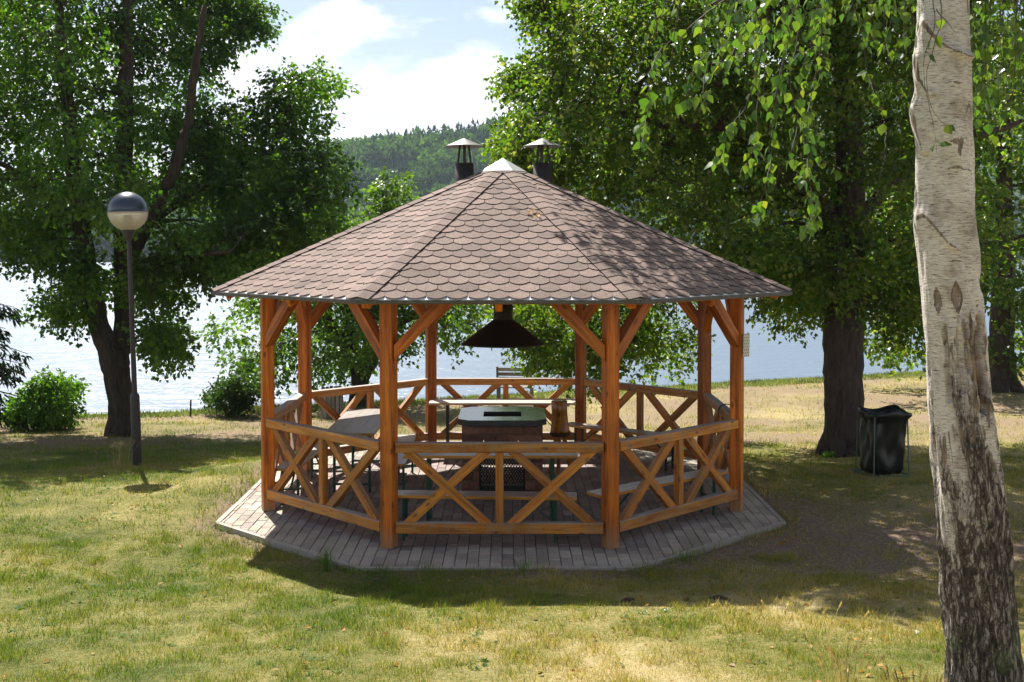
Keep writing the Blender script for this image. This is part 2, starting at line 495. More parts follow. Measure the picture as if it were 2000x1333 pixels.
# grass blades: green and straw patches follow the ground
def parched(nt, ge):
    """the open lawn right of the middle is drier than the left side"""
    sp = N(nt, 'ShaderNodeSeparateXYZ')
    L(nt, ge.outputs['Position'], sp.inputs[0])
    k = N(nt, 'ShaderNodeMapRange', interpolation_type='SMOOTHSTEP')
    k.inputs['From Min'].default_value = -2.2
    k.inputs['From Max'].default_value = 1.2
    L(nt, sp.outputs[0], k.inputs['Value'])
    return k.outputs[0]
def grassmat():
    m, nt, bs, out = material('lawn_grass')
    ge = N(nt, 'ShaderNodeNewGeometry')
    n = N(nt, 'ShaderNodeTexNoise', i_Scale=0.55, i_Detail=5.0, i_Roughness=0.65)
    L(nt, ge.outputs['Position'], n.inputs[0])
    k = math_(nt, 'ADD', math_(nt, 'MULTIPLY', n.outputs[0], 1.45), math_(nt, 'MULTIPLY', ge.outputs['Random Per Island'], 0.50))
    k = math_(nt, 'ADD', k, math_(nt, 'SUBTRACT', math_(nt, 'MULTIPLY', parched(nt, ge), 0.20), 0.07))
    c = ramp(nt, math_(nt, 'SUBTRACT', k, 0.5), [(0.25, (0.082, 0.150, 0.013)), (0.46, (0.160, 0.200, 0.019)), (0.62, (0.235, 0.212, 0.036)), (0.77, (0.36, 0.285, 0.085)), (0.95, (0.50, 0.40, 0.17))])
    L(nt, c, bs.inputs['Base Color'])
    bs.inputs['Roughness'].default_value = 0.6
    bs.inputs['Specular IOR Level'].default_value = 0.25
    tr = N(nt, 'ShaderNodeBsdfTranslucent')
    L(nt, mixc(nt, 1.0, c, (1.5, 1.5, 0.8), 'MULTIPLY'), tr.inputs[0])
    mx = N(nt, 'ShaderNodeMixShader', i_0=0.35)
    L(nt, bs.outputs[0], mx.inputs[1])
    L(nt, tr.outputs[0], mx.inputs[2])
    L(nt, mx.outputs[0], out.inputs[0])
    return m
M_grass = grassmat()
def groundmat():
    m, nt, bs, out = material('dry_lawn_soil')
    ge = N(nt, 'ShaderNodeNewGeometry')
    n = N(nt, 'ShaderNodeTexNoise', i_Scale=0.55, i_Detail=5.0, i_Roughness=0.65)
    L(nt, ge.outputs['Position'], n.inputs[0])
    f = N(nt, 'ShaderNodeTexNoise', i_Scale=26.0, i_Detail=8.0, i_Roughness=0.8)
    L(nt, ge.outputs['Position'], f.inputs[0])
    k = math_(nt, 'ADD', math_(nt, 'MULTIPLY', n.outputs[0], 1.1), math_(nt, 'MULTIPLY', f.outputs[0], 0.95))
    k = math_(nt, 'ADD', k, math_(nt, 'SUBTRACT', math_(nt, 'MULTIPLY', parched(nt, ge), 0.12), 0.055))
    c = ramp(nt, math_(nt, 'SUBTRACT', k, 0.5), [(0.30, (0.065, 0.075, 0.018)), (0.47, (0.155, 0.148, 0.042)), (0.62, (0.27, 0.225, 0.092)), (0.82, (0.41, 0.33, 0.175))])
    bare = N(nt, 'ShaderNodeAttribute', attribute_name='bare')
    soil = ramp(nt, f.outputs[0], [(0.32, (0.085, 0.056, 0.040)), (0.5, (0.21, 0.147, 0.108)), (0.68, (0.37, 0.27, 0.20))])
    c = mixc(nt, bare.outputs['Fac'], c, soil)
    dryl = N(nt, 'ShaderNodeAttribute', attribute_name='dry')
    dcol = ramp(nt, f.outputs[0], [(0.3, (0.135, 0.098, 0.062)), (0.7, (0.29, 0.215, 0.138))])
    c = mixc(nt, dryl.outputs['Fac'], c, dcol)
    grn = N(nt, 'ShaderNodeAttribute', attribute_name='fresh')
    c = mixc(nt, grn.outputs['Fac'], c, (0.11, 0.15, 0.035))
    L(nt, c, bs.inputs['Base Color'])
    bs.inputs['Roughness'].default_value = 0.95
    bs.inputs['Specular IOR Level'].default_value = 0.1
    bump(nt, f.outputs[0], bs, 0.8, 0.03)
    return m
M_ground = groundmat()
def watermat():
    m, nt, bs, out = material('lake_water')
    ge = N(nt, 'ShaderNodeNewGeometry')
    mp = N(nt, 'ShaderNodeMapping')
    mp.inputs['Scale'].default_value = (0.35, 1.0, 1.0)
    L(nt, ge.outputs['Position'], mp.inputs[0])
    n = N(nt, 'ShaderNodeTexNoise', i_Scale=1.3, i_Detail=4.0, i_Roughness=0.6)
    L(nt, mp.outputs[0], n.inputs[0])
    n2 = N(nt, 'ShaderNodeTexNoise', i_Scale=0.16, i_Detail=3.0)
    L(nt, mp.outputs[0], n2.inputs[0])
    h = math_(nt, 'ADD', n.outputs[0], math_(nt, 'MULTIPLY', n2.outputs[0], 1.5))
    bs.inputs['Base Color'].default_value = (0.115, 0.155, 0.205, 1)
    bs.inputs['Roughness'].default_value = 0.32
    bs.inputs['IOR'].default_value = 1.333
    bump(nt, h, bs, 1.0, 0.24)
    return m
M_water = watermat()

# ------------------------------------------------------------------ the ground, the lake, the far hill
PAD = [(-1.34, -3.38), (1.26, -3.38), (3.08, -1.66), (3.08, 1.66), (1.26, 3.38), (-1.34, 3.38), (-3.12, 1.66), (-3.12, -1.66)]
_gy = [-60, -20, -13.7, -9, -5, -3.4, 0.3, 3, 7, 10, 15, 23, 30, 60]
_gz = [5.0, 2.2, 1.33, 0.66, 0.16, 0.02, -0.03, -0.30, -0.66, -0.95, -1.30, -1.48, -1.60, -1.8]
def pad_dist(x, y):
    d = np.full(np.shape(x), -1e9)
    for i in range(8):
        a, b = PAD[i], PAD[(i + 1) % 8]
        l = math.hypot(b[0] - a[0], b[1] - a[1])
        d = np.maximum(d, ((b[1] - a[1]) * (x - a[0]) - (b[0] - a[0]) * (y - a[1])) / l)
    return d
def sstep(a, b, x):
    t = np.clip((x - a) / (b - a), 0, 1)
    return t * t * (3 - 2 * t)
def shore(x):
    return 19.1 + 0.46 * np.clip(x, -22, 40) + 0.5 * (vnoise(x, x * 0, 3.0) - 0.5)
def ground_z(x, y):
    x = np.asarray(x, float)
    y = np.asarray(y, float)
    g = np.interp(y, _gy, _gz)
    g = g + (vnoise(x, y, 1.3) - 0.5) * 0.05 + (vnoise(x, y, 0.45, 1) - 0.5) * 0.025
    d = pad_dist(x, y)
    near = -0.016 - 0.040 * np.exp(-((x + 2.5) ** 2 + (y + 2.6) ** 2) / 0.9) + (vnoise(x, y, 0.5, 2) - 0.5) * 0.022
    g = near + (g - near) * sstep(0.15, 1.7, d)
    g = np.where(d < 0.02, -0.07, g)
    s = y - shore(x)
    return g - 4.2 * sstep(0.0, 4.5, s)
def build_ground():
    xs = np.concatenate([np.linspace(-90, -14, 30), np.linspace(-13.8, 13.8, 277), np.linspace(14, 90, 40)])
    ys = np.concatenate([np.linspace(-60, -11.5, 24), np.linspace(-11.3, 16, 274), np.linspace(16.3, 46, 90)])
    X, Y = np.meshgrid(xs, ys)
    Z = ground_z(X, Y)
    v = np.stack([X, Y, Z], -1).reshape(-1, 3)
    nx, ny = len(xs), len(ys)
    i = np.arange(nx * ny).reshape(ny, nx)
    f = np.stack([i[:-1, :-1], i[:-1, 1:], i[1:, 1:], i[1:, :-1]], -1).reshape(-1, 4)
    me = npmesh('ground', v, f, M_ground, True)
    x, y = v[:, 0], v[:, 1]
    for nm, val in (('bare', bare_mask(x, y)), ('dry', dry_mask(x, y)), ('fresh', fresh_mask(x, y))):
        a = me.attributes.new(nm, 'FLOAT', 'POINT')
        a.data.foreach_set('value', val.astype(np.float32))
    return tag(link('ground', me), kind='structure')
def bare_mask(x, y):
    n = (vnoise(x, y, 1.1, 3) - 0.5) * 1.6 + (vnoise(x, y, 0.35, 4) - 0.5) * 0.8
    a = np.exp(-(((x - 3.9) / 2.0) ** 2 + ((y + 2.6) / 1.75) ** 2))
    b = np.exp(-(pad_dist(x, y) / 0.30) ** 2) * 0.55
    return np.clip((a + b) * 1.35 + n * 0.5 * (a + b + 0.05), 0, 1)
def dry_mask(x, y):
    n = (vnoise(x, y, 1.6, 5) - 0.5)
    far = sstep(5.0, 9.0, y + 2.4 * n) * (1 - 0.75 * sstep(-1.0, 0.0, y - shore(x) + n))
    return np.clip(far * (0.75 + n), 0, 1)
def fresh_mask(x, y):
    s = y - shore(x)
    return np.clip(sstep(-1.6, -0.5, s + (vnoise(x, y, 0.8, 6) - 0.5)) * 0.9, 0, 1)
ground = build_ground()

wv = [(-1500, 6, -4), (1500, 6, -4), (1500, 560, -4), (-1500, 560, -4)]
tag(link('lake', pymesh('lake', wv, [[0, 1, 2, 3]], M_water)), kind='structure')

def hill_z(x, y):
    H = np.clip(72.5 + 0.195 * x + 9 * (vnoise(x, y * 0, 110, 2) - 0.5) * 2, 14, 120)
    t = sstep(462, 735, y)
    return -4.6 + (H + 4.6) * t ** 0.8 + 5 * (vnoise(x, y, 45, 3) - 0.5) * t
M_hill = simple('forest_floor', (0.045, 0.075, 0.028), 0.95, noise=0.3, nscale=0.05)
xs = np.linspace(-1500, 1500, 160)
ys = np.concatenate([np.linspace(455, 760, 40), np.linspace(800, 2600, 12)])
X, Y = np.meshgrid(xs, ys)
v = np.stack([X, Y, hill_z(X, Y)], -1).reshape(-1, 3)
i = np.arange(X.size).reshape(X.shape)
f = np.stack([i[:-1, :-1], i[:-1, 1:], i[1:, 1:], i[1:, :-1]], -1).reshape(-1, 4)
tag(link('hill', npmesh('hill', v, f, M_hill, True)), kind='structure')

def far_forest():
    P = []
    for x in np.arange(-620, 560, 6.6):
        for y in np.arange(466, 752, 8.2):
            if not (-230 < x < 150) and ((int(x * 7 + y * 3)) % 3):
                continue
            P.append((x + rng.uniform(-3, 3), y + rng.uniform(-3.6, 3.6)))
    P = np.array(P)
    Z = hill_z(P[:, 0], P[:, 1])
    V, F, MI = [], [], []
    base = 0
    # unit triangles: conifer cone of drooping sprays, broadleaf shell of leaf clumps
    for (x, y), z in zip(P, Z):
        con = vnoise(x, y, 26, 5) + rng.normal(0, 0.16) > 0.49
        n = 90 if con else 110
        if not (-230 < x < 150):
            n //= 2
        u = rng.random(n)
        a = rng.random(n) * 2 * math.pi
        if con:
            h = rng.uniform(14, 21)
            r0 = h * rng.uniform(0.17, 0.23)
            t = 1 - np.sqrt(u)               # 0 bottom, 1 top
            zc = z + h * (0.10 + 0.90 * t)
            rr = r0 * (1 - t) * (0.75 + 0.35 * rng.random(n)) + 0.1
            ln, wd, dz = 0.55 * r0 * (1.25 - t), 0.65 * r0 * (1.2 - t), -0.10 * h * (1.1 - t)
            c0 = np.stack([x + np.cos(a) * rr * 0.35, y + np.sin(a) * rr * 0.35, zc + 0.05 * h], -1)
            ta = a + math.pi / 2
            tip = np.stack([x + np.cos(a) * (rr + ln * 0.5), y + np.sin(a) * (rr + ln * 0.5), zc + dz * 0.6], -1)
            wv_ = np.stack([np.cos(ta) * wd * 0.6, np.sin(ta) * wd * 0.6, np.zeros(n)], -1)
            tri = np.stack([c0, tip + wv_, tip - wv_], 1)
            top = np.array([[[x - 0.9, y, z + h * 0.82], [x + 0.9, y, z + h * 0.82], [x, y, z + h * 1.0]]])
            tri = np.concatenate([tri, top])
        else:
            h = rng.uniform(11, 18)
            rx = h * rng.uniform(0.30, 0.42)
            ph = np.arccos(1 - 1.75 * u)
            lump = 0.78 + 0.34 * rng.random(n)
            c = np.stack([x + rx * np.sin(ph) * np.cos(a) * lump, y + rx * np.sin(ph) * np.sin(a) * lump, z + h * 0.58 + h * 0.42 * np.cos(ph) * lump], -1)
            d = rng.normal(0, 1, (n, 3, 3)) * 0.085 * h
            tri = c[:, None, :] + d
        k = len(tri)
        V.append(tri.reshape(-1, 3))
        F.append(np.arange(k * 3).reshape(-1, 3) + base)
        MI.append(np.full(k, 0 if con else 1))
        base += k * 3
    me = npmesh('forest', np.concatenate(V), np.concatenate(F), [M_far_con, M_far_dec], False, np.concatenate(MI))
    o = link('forest', me)
    tag(o, 'mixed spruce and broadleaf wood covering the hill across the lake', 'forest', kind='stuff')
far_forest()

# ------------------------------------------------------------------ pavement with single pavers
pave = tag(empty('pavement'), kind='structure')
SLAB = [(x * 0.9985, y * 0.9985) for x, y in PAD]
v = [(x, y, -0.60) for x, y in SLAB] + [(x, y, -0.012) for x, y in SLAB]
f = [list(range(7, -1, -1)), list(range(8, 16))] + [[i, (i + 1) % 8, 8 + (i + 1) % 8, 8 + i] for i in range(8)]
link('joint_bed', pymesh('joint_bed', v, f, M_joint), pave)
def inset(poly, d):
    out = [(-50, -50), (50, -50), (50, 50), (-50, 50)]
    for i in range(len(poly)):
        a, b = poly[i], poly[(i + 1) % len(poly)]
        l = math.hypot(b[0] - a[0], b[1] - a[1])
        n = (-(b[1] - a[1]) / l * d, (b[0] - a[0]) / l * d)
        out = clip_poly(out, (a[0] + n[0], a[1] + n[1]), (b[0] + n[0], b[1] + n[1]))
    return out
def slab_poly(poly, z0, z1, c=0.004):
    """little block over a polygon with a chamfered top edge"""
    n = len(poly)
    cx, cy = sum(p[0] for p in poly) / n, sum(p[1] for p in poly) / n
    top = []
    for p in poly:
        d = math.hypot(p[0] - cx, p[1] - cy) or 1
        top.append((p[0] - (p[0] - cx) / d * c * 1.3, p[1] - (p[1] - cy) / d * c * 1.3))
    v = [(*p, z0) for p in poly] + [(*p, z1 - c) for p in poly] + [(*p, z1) for p in top]
    f = [[i, (i + 1) % n, n + (i + 1) % n, n + i] for i in range(n)] + [[n + i, n + (i + 1) % n, 2 * n + (i + 1) % n, 2 * n + i] for i in range(n)] + [list(range(2 * n, 3 * n))]
    return v, f
# kerb stones
for i in range(8):
    a, b = np.array(PAD[i]), np.array(PAD[(i + 1) % 8])
    l = np.linalg.norm(b - a)
    t = (b - a) / l
    nn = np.array((-t[1], t[0]))
    k = max(2, round(l / 0.9))
    for j in range(k):
        p0, p1 = a + t * (l * j / k + 0.004), a + t * (l * (j + 1) / k - 0.004)
        q0, q1 = p0 + nn * 0.055, p1 + nn * 0.055
        if j == 0:
            q0 = q0 + t * 0.022
        if j == k - 1:
            q1 = q1 - t * 0.022
        cx = (p0 + p1 + q0 + q1) / 4
        vv, ff = slab_poly([tuple(p - cx) for p in (p0, p1, q1, q0)], -0.35, 0.004 + random.uniform(-0.004, 0.003))
        link('kerb_stone', pymesh('kerb_stone', vv, ff, M_kerb), pave, Matrix.Translation((cx[0], cx[1], 0)))
inner = inset(PAD, 0.062)
inner_red = inset(PAD, 0.62)
bw, bl, gap = 0.112, 0.222, 0.007
items = []
cols = int(3.3 / bw) + 1
for ci in range(-cols, cols + 1):
    x0 = ci * bw
    sh = 0.5 * (ci % 2) * bl
    for ri in range(-17, 18):
        y0 = ri * bl + sh
        poly = [(x0 + gap / 2, y0 + gap / 2), (x0 + bw - gap / 2, y0 + gap / 2), (x0 + bw - gap / 2, y0 + bl - gap / 2), (x0 + gap / 2, y0 + bl - gap / 2)]
        full = True
        for i in range(len(inner)):
            q = clip_poly(poly, inner[i], inner[(i + 1) % len(inner)])
            if len(q) != len(poly) or abs(area(q) - area(poly)) > 1e-9:
                full = False
            poly = q
            if len(poly) < 3:
                break
        if len(poly) < 3 or area(poly) < 0.0012:
            continue
        cx, cy = x0 + bw / 2, y0 + bl / 2
        red = all((inner_red[(i + 1) % 8][0] - inner_red[i][0]) * (cy - inner_red[i][1]) - (inner_red[(i + 1) % 8][1] - inner_red[i][1]) * (cx - inner_red[i][0]) > 0 for i in range(8))
        if random.random() < 0.08:
            red = not red
        items.append((cy, cx, poly, full, red))
items.sort()
share = {}
rest = {True: [], False: []}
for n_, (cy, cx, poly, full, red) in enumerate(items):
    lp = [(p[0] - cx, p[1] - cy) for p in poly]
    dz = random.uniform(-0.004, 0.003)
    if n_ < 298:
        if full:
            if red not in share:
                vv, ff = slab_poly(lp, -0.05, 0.0)
                share[red] = pymesh('paver', vv, ff, M_paver_red if red else M_paver)
            me = share[red]
        else:
            vv, ff = slab_poly(lp, -0.05, 0.0)
            me = pymesh('paver', vv, ff, M_paver_red if red else M_paver)
        link('paver', me, pave, Matrix.Translation((cx, cy, dz)) @ Matrix.Rotation(random.uniform(-0.008, 0.008), 4, 'Z') @ Matrix.Rotation(random.uniform(-0.01, 0.01), 4, 'X'))
    else:
        rest[red].append(slab_poly(poly, -0.05, dz))
va, fa = merge(rest[False])
vb, fb = merge(rest[True])
vv, ff = merge([(va, fa), (vb, fb)])
o = link('paver_field', pymesh('paver_field', vv, ff, [M_paver, M_paver_red], midx=[0] * len(fa) + [1] * len(fb)), pave)
tag(o, kind='stuff')

# ------------------------------------------------------------------ the gazebo
gz = thing('gazebo', 'octagonal open timber gazebo with brown scalloped shingle roof on a paved pad', 'gazebo', rot=(0, 0, R(-0.58)))
RP = 2.2 / (2 * math.sin(math.pi / 8))
PW = 0.135
def ring(k, r):
    a = R(-22.5 + 45 * k)             # k=0 front left, 1 front right, counter-clockwise seen from above
    return Vector((r * math.sin(a), -r * math.cos(a), 0))
for k in range(8):
    p = ring(k, RP)
    beam('post', p + Vector((0, 0, 0.004)), p + Vector((0, 0, 2.56)), PW, PW, M_post, gz, up=p, c=0.007)
def prism(name, poly, depth, m, parent, M, bevel=0.004):
    n = len(poly)
    v = [(p[0], -depth / 2, p[1]) for p in poly] + [(p[0], depth / 2, p[1]) for p in poly]
    f = [list(range(n)), list(range(2 * n - 1, n - 1, -1))] + [[i, n + i, n + (i + 1) % n, (i + 1) % n] for i in range(n)]
    return link(name, pymesh(name, v, f, m), parent, M)
ZT1, ZT0, ZB1, ZB0 = 1.053, 0.957, 0.255, 0.150
for k in range(8):
    a, b = ring(k, RP), ring(k + 1, RP)
    t = (b - a).normalized()
    nrm = Vector((t.y, -t.x, 0))           # outward
    mid = (a + b) / 2
    half = 1.1 - PW * 0.54
    def W(s, off, z):
        return mid + t * s + nrm * off + Vector((0, 0, z))
    jit = random.uniform(-0.004, 0.004)
    beam('top_rail', W(-half, 0.022, (ZT0 + ZT1) / 2 + jit), W(half, 0.022, (ZT0 + ZT1) / 2 - jit), 0.105, ZT1 - ZT0, M_rail, gz)
    beam('bottom_rail', W(-half, 0.018, (ZB0 + ZB1) / 2), W(half, 0.018, (ZB0 + ZB1) / 2), 0.10, ZB1 - ZB0, M_rail, gz)
    beam('baluster', W(0, 0.016, ZB1), W(0, 0.016, ZT0), 0.075, 0.08, M_brace, gz, up=t)
    # two crosses per bay, each of two halved diagonals
    hz = (ZT0 - ZB1) / 2
    zc = (ZT0 + ZB1) / 2
    for side in (-1, 1):
        s0, s1 = (-0.965, -0.075) if side < 0 else (0.075, 0.965)
        hw = 0.062
        for dg in (1, -1):
            c0, c1 = (s0 + hw, s1 - hw) if dg > 0 else (s1 - hw, s0 + hw)
            ax = (t * (c1 - c0) + Vector((0, 0, 2 * hz))).normalized()
            cen = W((c0 + c1) / 2, 0.016 + (0.0035 if dg * side > 0 else 0), zc)
            Mx = frame(cen, ax, nrm.cross(ax))
            # local y is then along the outward normal or against it
            inv = Mx.inverted()
            pts = [W(c0 - hw, 0, ZB1), W(c0 + hw, 0, ZB1), W(c1 + hw, 0, ZT0), W(c1 - hw, 0, ZT0)]
            lp = [(inv @ q) for q in pts]
            poly = [(q.x, q.z) for q in lp]
            if area(poly) < 0:
                poly = poly[::-1]
            prism('cross_brace', poly, 0.06, M_brace, gz, Mx)
    # wall plate and knee braces
    beam('wall_plate', W(-1.15, 0, 2.525), W(1.15, 0, 2.525), 0.14, 0.15 + 0.004 * (k % 2), M_post, gz)
    for sd in (-1, 1):
        s0, s1 = sd * (1.1 - PW * 0.45), sd * 0.53
        cen = W((s0 + s1) / 2, 0.012, 2.19)
        ax = (t * (s1 - s0) + Vector((0, 0, 0.54))).normalized()
        Mx = frame(cen, ax, nrm.cross(ax))
        inv = Mx.inverted()
        pts = [W(s0, 0, 1.86), W(s1 + sd * 0.03, 0, 2.448), W(s1 - sd * 0.10, 0, 2.448), W(s0, 0, 2.025)]
        # foot cut upright against the post, head cut level under the plate
        pts = [W(s0, 0, 1.86), W(s1 - sd * 0.06, 0, 2.448), W(s1 + sd * 0.11, 0, 2.448), W(s0, 0, 2.02)]
        poly = [((inv @ q).x, (inv @ q).z) for q in pts]
        if area(poly) < 0:
            poly = poly[::-1]
        prism('knee_brace', poly, 0.105, M_post, gz, Mx)
# roof
RE, ZE, ZA = 3.46, 2.50, 4.00
apex = Vector((0, 0, ZA))
v = [ring(k, RE) + Vector((0, 0, ZE - 0.010)) for k in range(8)] + [Vector((0, 0, ZA - 0.010))]
v += [ring(k, RE) + Vector((0, 0, ZE - 0.050)) for k in range(8)] + [Vector((0, 0, ZA - 0.055))]
f = [[k, (k + 1) % 8, 8] for k in range(8)] + [[9 + (k + 1) % 8, 9 + k, 17] for k in range(8)] + [[9 + k, 9 + (k + 1) % 8, (k + 1) % 8, k] for k in range(8)]
roof = link('roof', pymesh('roof', v, f, M_deck), gz)
for k in range(8):
    a = ring(k, RE - 0.13) + Vector((0, 0, ZE + 0.018))
    beam('rafter', a + Vector((0, 0, -0.07)), Vector((0, 0, ZA - 0.16)) + ring(k, 0.12), 0.09, 0.10, M_post, gz)
    m_ = (ring(k, RE) + ring(k + 1, RE)) / 2
    b = m_ * 0.97
    beam('rafter', Vector((b.x, b.y, ZE - 0.075)), Vector((m_.x * 0.05, m_.y * 0.05, ZA - 0.20)), 0.07, 0.11, M_post, gz)
    # eave edge sheet, white drip strip above it
    a, b = ring(k, RE + 0.012), ring(k + 1, RE + 0.012)
    t = (b - a).normalized()
    o = Vector((0, 0, ZE - 0.026))
    beam('eave_edge', a + o, b + o, 0.022, 0.036, M_edge, roof, c=0.003)
    a, b = ring(k, RE - 0.005), ring(k + 1, RE - 0.005)
    ctr = (a + b) / 2
    inn = -ctr.normalized()
    slope = (ZA - ZE) / (RE * math.cos(math.pi / 8))
    q = [a + Vector((0, 0, ZE - 0.004)), b + Vector((0, 0, ZE - 0.004)),
         b * 0.955 + Vector((0, 0, ZE - 0.004 + slope * 0.045 * RE * math.cos(math.pi / 8))), a * 0.955 + Vector((0, 0, ZE - 0.004 + slope * 0.045 * RE * math.cos(math.pi / 8)))]
    q += [p - Vector((0, 0, 0.003)) for p in q]
    link('drip_strip', pymesh('drip_strip', q, [[0, 1, 2, 3], [7, 6, 5, 4], [0, 4, 5, 1], [1, 5, 6, 2], [2, 6, 7, 3], [3, 7, 4, 0]], M_white), roof)
# shingles
AP = RE * math.cos(math.pi / 8)
SL = math.hypot(AP, ZA - ZE)
HALF = RE * math.sin(math.pi / 8)
EXP, TW = 0.151, 0.196
tabs = []
def tab_poly(cx, y0):
    h = TW / 2 - 0.0018
    top, sag = EXP * 1.38, 0.058
    pts = []
    for i in range(9):
        a = math.pi * (i / 8)
        u = -math.cos(a)
        pts.append((cx + h * u, y0 + sag * abs(u) ** 2.1))
    return [(cx - h, y0 + top)] + pts + [(cx + h, y0 + top)]
for k in range(8):
    a, b = ring(k, RE), ring(k + 1, RE)
    m_ = (a + b) / 2 + Vector((0, 0, ZE))
    t = (b - a).normalized()
    upv = (apex - m_).normalized()
    nr = t.cross(upv)
    Fm = Matrix(((t.x, upv.x, nr.x, m_.x), (t.y, upv.y, nr.y, m_.y), (t.z, upv.z, nr.z, m_.z), (0, 0, 0, 1)))
    rows = int(SL / EXP) + 1
    for r in range(rows):
        y0 = r * EXP - 0.012
        n = int(HALF / TW) + 2
        for ci in range(-n, n + 1):
            cx = (ci + 0.5 * (r % 2)) * TW
            poly = tab_poly(cx, y0)
            for A, B in (((-HALF, 0), (HALF * 3, 0)), ):
                pass
            poly = clip_poly(poly, (HALF - 0.006, 0), (0, SL))
            if len(poly) < 3:
                continue
            poly = clip_poly(poly, (0, SL), (-HALF + 0.006, 0))
            if len(poly) < 3 or area(poly) < 0.002:
                continue
            if y0 > SL - 0.30:
                continue
            clipped = len(poly) != 11
            tabs.append((k, r, cx, y0, poly, clipped, Fm))
def tab_mesh(poly, y0, off=(0, 0)):
    n = len(poly)
    lift = lambda y: 0.0105 * (1 - (y - y0) / (EXP * 1.40)) + 0.0012
    top = [(p[0] - off[0], p[1] - off[1], lift(p[1])) for p in poly]
    bot = [(x, y, z - 0.0042) for x, y, z in top]
    f = [list(range(n))] + [[i, n + i, n + (i + 1) % n, (i + 1) % n] for i in range(n)]
    return top + bot, f
cv = Vector(CAM)
def tab_rank(T):
    k, r, cx, y0, poly, clipped, Fm = T
    w_ = Fm @ Vector((cx, y0, 0))
    nrm = Fm.to_3x3() @ Vector((0, 0, 1))
    d = cv - w_
    face = nrm.dot(d) / d.length
    return -max(face, -1) / d.length ** 2 * (area(poly) / 0.03 if face > 0 else 1)
tabs.sort(key=tab_rank)
tab_share = {}
rv, rf, ri = [], [], []
for n_, (k, r, cx, y0, poly, clipped, Fm) in enumerate(tabs):
    jig = Matrix.Translation((random.uniform(-0.002, 0.002), random.uniform(-0.004, 0.004), random.uniform(0, 0.0015)))
    if n_ < 299:
        off = (cx, y0)
        if not clipped:
            if 'full' not in tab_share:
                vv, ff = tab_mesh(poly, y0, off)
                tab_share['full'] = pymesh('shingle', vv, ff, [M_shingle, M_bitumen], midx=[0] + [1] * (len(ff) - 1))
            me = tab_share['full']
        else:
            vv, ff = tab_mesh(poly, y0, off)
            me = pymesh('shingle', vv, ff, [M_shingle, M_bitumen], midx=[0] + [1] * (len(ff) - 1))
        link('shingle', me, roof, Fm @ Matrix.Translation((cx, y0, 0)) @ jig)
    else:
        vv, ff = tab_mesh(poly, y0)
        kb = len(rv)
        rv += [Fm @ jig @ Vector(p) for p in vv]
        rf += [[i + kb for i in q] for q in ff]
        ri += [0] + [1] * (len(ff) - 1)
tag(link('shingle_field', pymesh('shingle_field', rv, rf, [M_shingle, M_bitumen], midx=ri), roof), kind='stuff')
# hip caps: short folded shingles lapped along each hip
hipL = (apex - (ring(0, RE) + Vector((0, 0, ZE)))).length
NH = 23
for k in range(8):
    c = ring(k, RE) + Vector((0, 0, ZE))
    d = (apex - c).normalized()
    tl = (ring(k - 1, RE) - ring(k, RE)).normalized()
    tr = (ring(k + 1, RE) - ring(k, RE)).normalized()
    # directions across the hip, lying in each roof face
    wl = (tl - d * tl.dot(d)).normalized()
    wr = (tr - d * tr.dot(d)).normalized()
    upn = (d.cross(wl) * -1).normalized()
    if upn.z < 0:
        upn = -upn
    st = hipL / NH
    zz = Vector((0, 0, 1))
    zz = (zz - d * zz.dot(d)).normalized()
    fv, ff_ = [], []
    for j in range(NH - 1):
        s0, s1 = st * j - 0.01, st * (j + 1) + 0.03
        wdl = 0.118 + random.uniform(-0.003, 0.003)
        e0, e1 = 0.031, 0.023
        ridge0, ridge1 = c + d * s0 + zz * e0, c + d * s1 + zz * e1
        pts = [ridge0 + wl * wdl - zz * 0.006, ridge0, ridge0 + wr * wdl - zz * 0.006, ridge1 + wl * wdl - zz * 0.006, ridge1, ridge1 + wr * wdl - zz * 0.006]
        low = [p - zz * 0.009 for p in pts]
        F_ = [[0, 1, 4, 3], [1, 2, 5, 4], [6, 9, 10, 7], [7, 10, 11, 8], [0, 6, 7, 1], [1, 7, 8, 2], [0, 3, 9, 6], [2, 8, 11, 5], [3, 4, 10, 9], [4, 5, 11, 10]]
        F_ = [q[::-1] for q in F_]
        mi = [0, 0] + [1] * 8
        if k in (0, 1, 2, 7):
            o_ = (ridge0 + ridge1) / 2
            link('hip_cap', pymesh('hip_cap', [p - o_ for p in pts + low], F_, [M_shingle, M_bitumen], midx=mi), roof, Matrix.Translation(o_))
        else:
            kb = len(fv)
            fv += pts + low
            ff_ += [[i + kb for i in q] for q in F_]
    if fv:
        link('hip_strip', pymesh('hip_strip', fv, ff_, [M_shingle]), roof)
v = [ring(k, 0.30) + Vector((0, 0, ZA - 0.30 / RE * (ZA - ZE) + 0.036)) for k in range(8)] + [Vector((0, 0, ZA + 0.075))] + [ring(k, 0.30) + Vector((0, 0, ZA - 0.30 / RE * (ZA - ZE) + 0.012)) for k in range(8)]
f = [[k, (k + 1) % 8, 8] for k in range(8)] + [[9 + k, 9 + (k + 1) % 8, (k + 1) % 8, k] for k in range(8)]
link('apex_cap', pymesh('apex_cap', v, f, M_zinc), roof)
